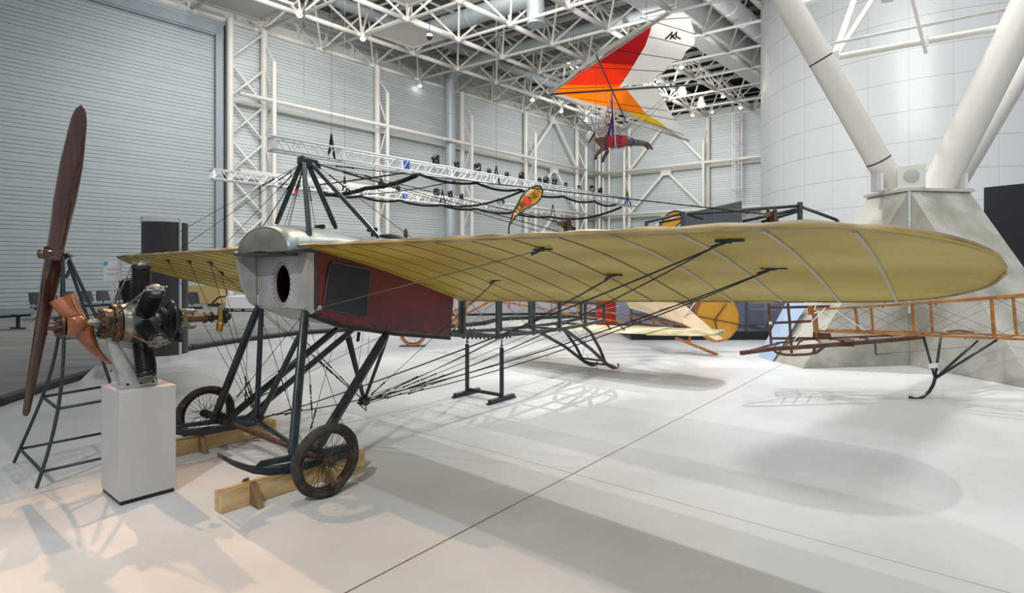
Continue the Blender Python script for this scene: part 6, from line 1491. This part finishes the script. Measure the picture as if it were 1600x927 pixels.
b_ = MB(); b_.box(q3(1204, 505, 7.71), (.035, .02, .04)); b_.build('white_tag', M['white'], sk)
# rib-by-rib tail surface
lead = [(1157, 552, 7.0), (1209, 545, 7.05), (1245, 543, 7.1), (1328, 537, 7.2), (1400, 531, 7.25), (1440, 526.5, 7.3)]
rear = [(1157, 552, 7.05), (1217, 536, 7.45), (1255, 531, 7.55), (1298, 528.5, 7.6), (1400, 524, 7.7), (1440, 522, 7.7)]
rail('elevator_spar', [q3(*p) for p in lead], .045, 'wood2'); rail('elevator_edge', [q3(*p) for p in rear], .02, 'wood2')
def along(P, t):
    n_ = len(P) - 1; i = min(int(t * n_), n_ - 1); u = t * n_ - i; return Vector(P[i]) * (1 - u) + Vector(P[i + 1]) * u
for k in range(9):
    t = .2 + .78 * k / 8; a, c = along(lead, t), along(rear, t); A_, C_ = q3(*a), q3(*c); b_ = MB()
    for s_ in range(8):
        u, v = s_ / 8, (s_ + 1) / 8; p = A_ + (C_ - A_) * u + Vector((0, 0, .035 * math.sin(PI * u))); r2_ = A_ + (C_ - A_) * v + Vector((0, 0, .035 * math.sin(PI * v))); b_.bar(p, r2_, .012, .012)
        b_.hexa([p - Vector((.004, 0, .03)), r2_ - Vector((.004, 0, .03)), r2_ + Vector((.004, 0, -.03)), p + Vector((.004, 0, -.03)), p - Vector((.004, 0, 0)), r2_ - Vector((.004, 0, 0)), r2_ + Vector((.004, 0, 0)), p + Vector((.004, 0, 0))])
    b_.build('elevator_rib', M['wood2'], sk)
b_ = MB(); b_.box(q3(1319, 531, 7.2), (.2, .12, .012)); b_.box(q3(1319, 540, 7.2), (.2, .12, .012)); b_.build('splice_plate', M['wood2'], sk)
fs_ = [(1480, 518.5, 7.75), (1500, 516.5, 7.9), (1520, 519.5, 8.0)]; rail('elevator_edge', [q3(*p) for p in fs_], .02, 'wood2'); rail('elevator_spar', [q3(1470, 522, 7.5), q3(1520, 520, 7.8)], .025, 'wood2')
# sprung tail skid
SJ = q3(1461, 592, 7.2)
for (x, y, d_) in ((1441.5, 521, 7.1), (1471, 519, 7.35), (1527.5, 532, 6.85), (1558, 531, 6.78)):
    b_ = MB(); b_.tube(q3(x, y, d_), SJ, .0155, 8); b_.build('skid_strut', M['steel'], sk)
b_ = MB(); b_.path([q3(x, y, 7.1) for x, y in ((1461, 592), (1458, 602), (1452, 612), (1443, 620), (1434, 623.5), (1427, 623), (1421, 620.5))], .02, 8); b_.build('tail_skid', M['steel'], sk)
b_ = MB()
for k in range(4): b_.tube(q3(1452, 570 + k * 1.6, 7.12), q3(1470, 568.5 + k * 1.6, 7.16), .012, 6)
b_.build('bungee_wrap', M['white'], sk)
b_ = MB(); b_.bar(q3(1367, 536, 7.3), q3(1369, 555, 7.3), .03, .01, up=(1, 0, 0)); b_.tube(q3(1369, 554, 7.3), q3(1392, 552, 7.3), .006, 5); b_.tube(q3(1392, 552, 7.3), q3(1527, 541, 7.0), .0025, 4); b_.build('control_lever', M['slate'], sk)
# ================================================================== TUBE FRAME ON TOP OF THE CASE (seen above the wing)
tf = thing('tube_frame', 'dark steel tube frame resting on the glass case, showing above the near wing', 'frame', (5.0, 13.9, gz)); O4 = Vector((5.0, 13.9, gz))
DT = 13.6
def q4(x, y, d=DT): return at(x, y, d) - O4
segs = [((1073, 334.5), (1247, 322), DT, .038), ((1254, 324), (1308, 344), DT, .04), ((1160, 346), (1247, 327), DT + .5, .04), ((1190, 347), (1247, 330), DT + .6, .04), ((1008, 348), (1066, 334), DT, .032), ((1030, 348), (1066, 341), DT + .4, .028), ((1075, 335), (1098, 342), DT + .3, .035)]
for a, c, d_, r_ in segs: MB().tube(q4(*a, d_), q4(*c, DT), r_, 8).build('frame_tube', M['steel2'], tf)
for x, y0 in ((1250, 316), (1067, 331)):
    p = q4(x, y0); MB().bar(p, (p.x, p.y, 0), .09, .09, up=(0, 1, 0)).build('frame_post', M['steel2'], tf)
for x, y in ((1010, 348), (1308, 344)):
    p = q4(x, y); MB().bar(p, (p.x, p.y, 0), .07, .07, up=(0, 1, 0)).build('frame_post', M['steel2'], tf)
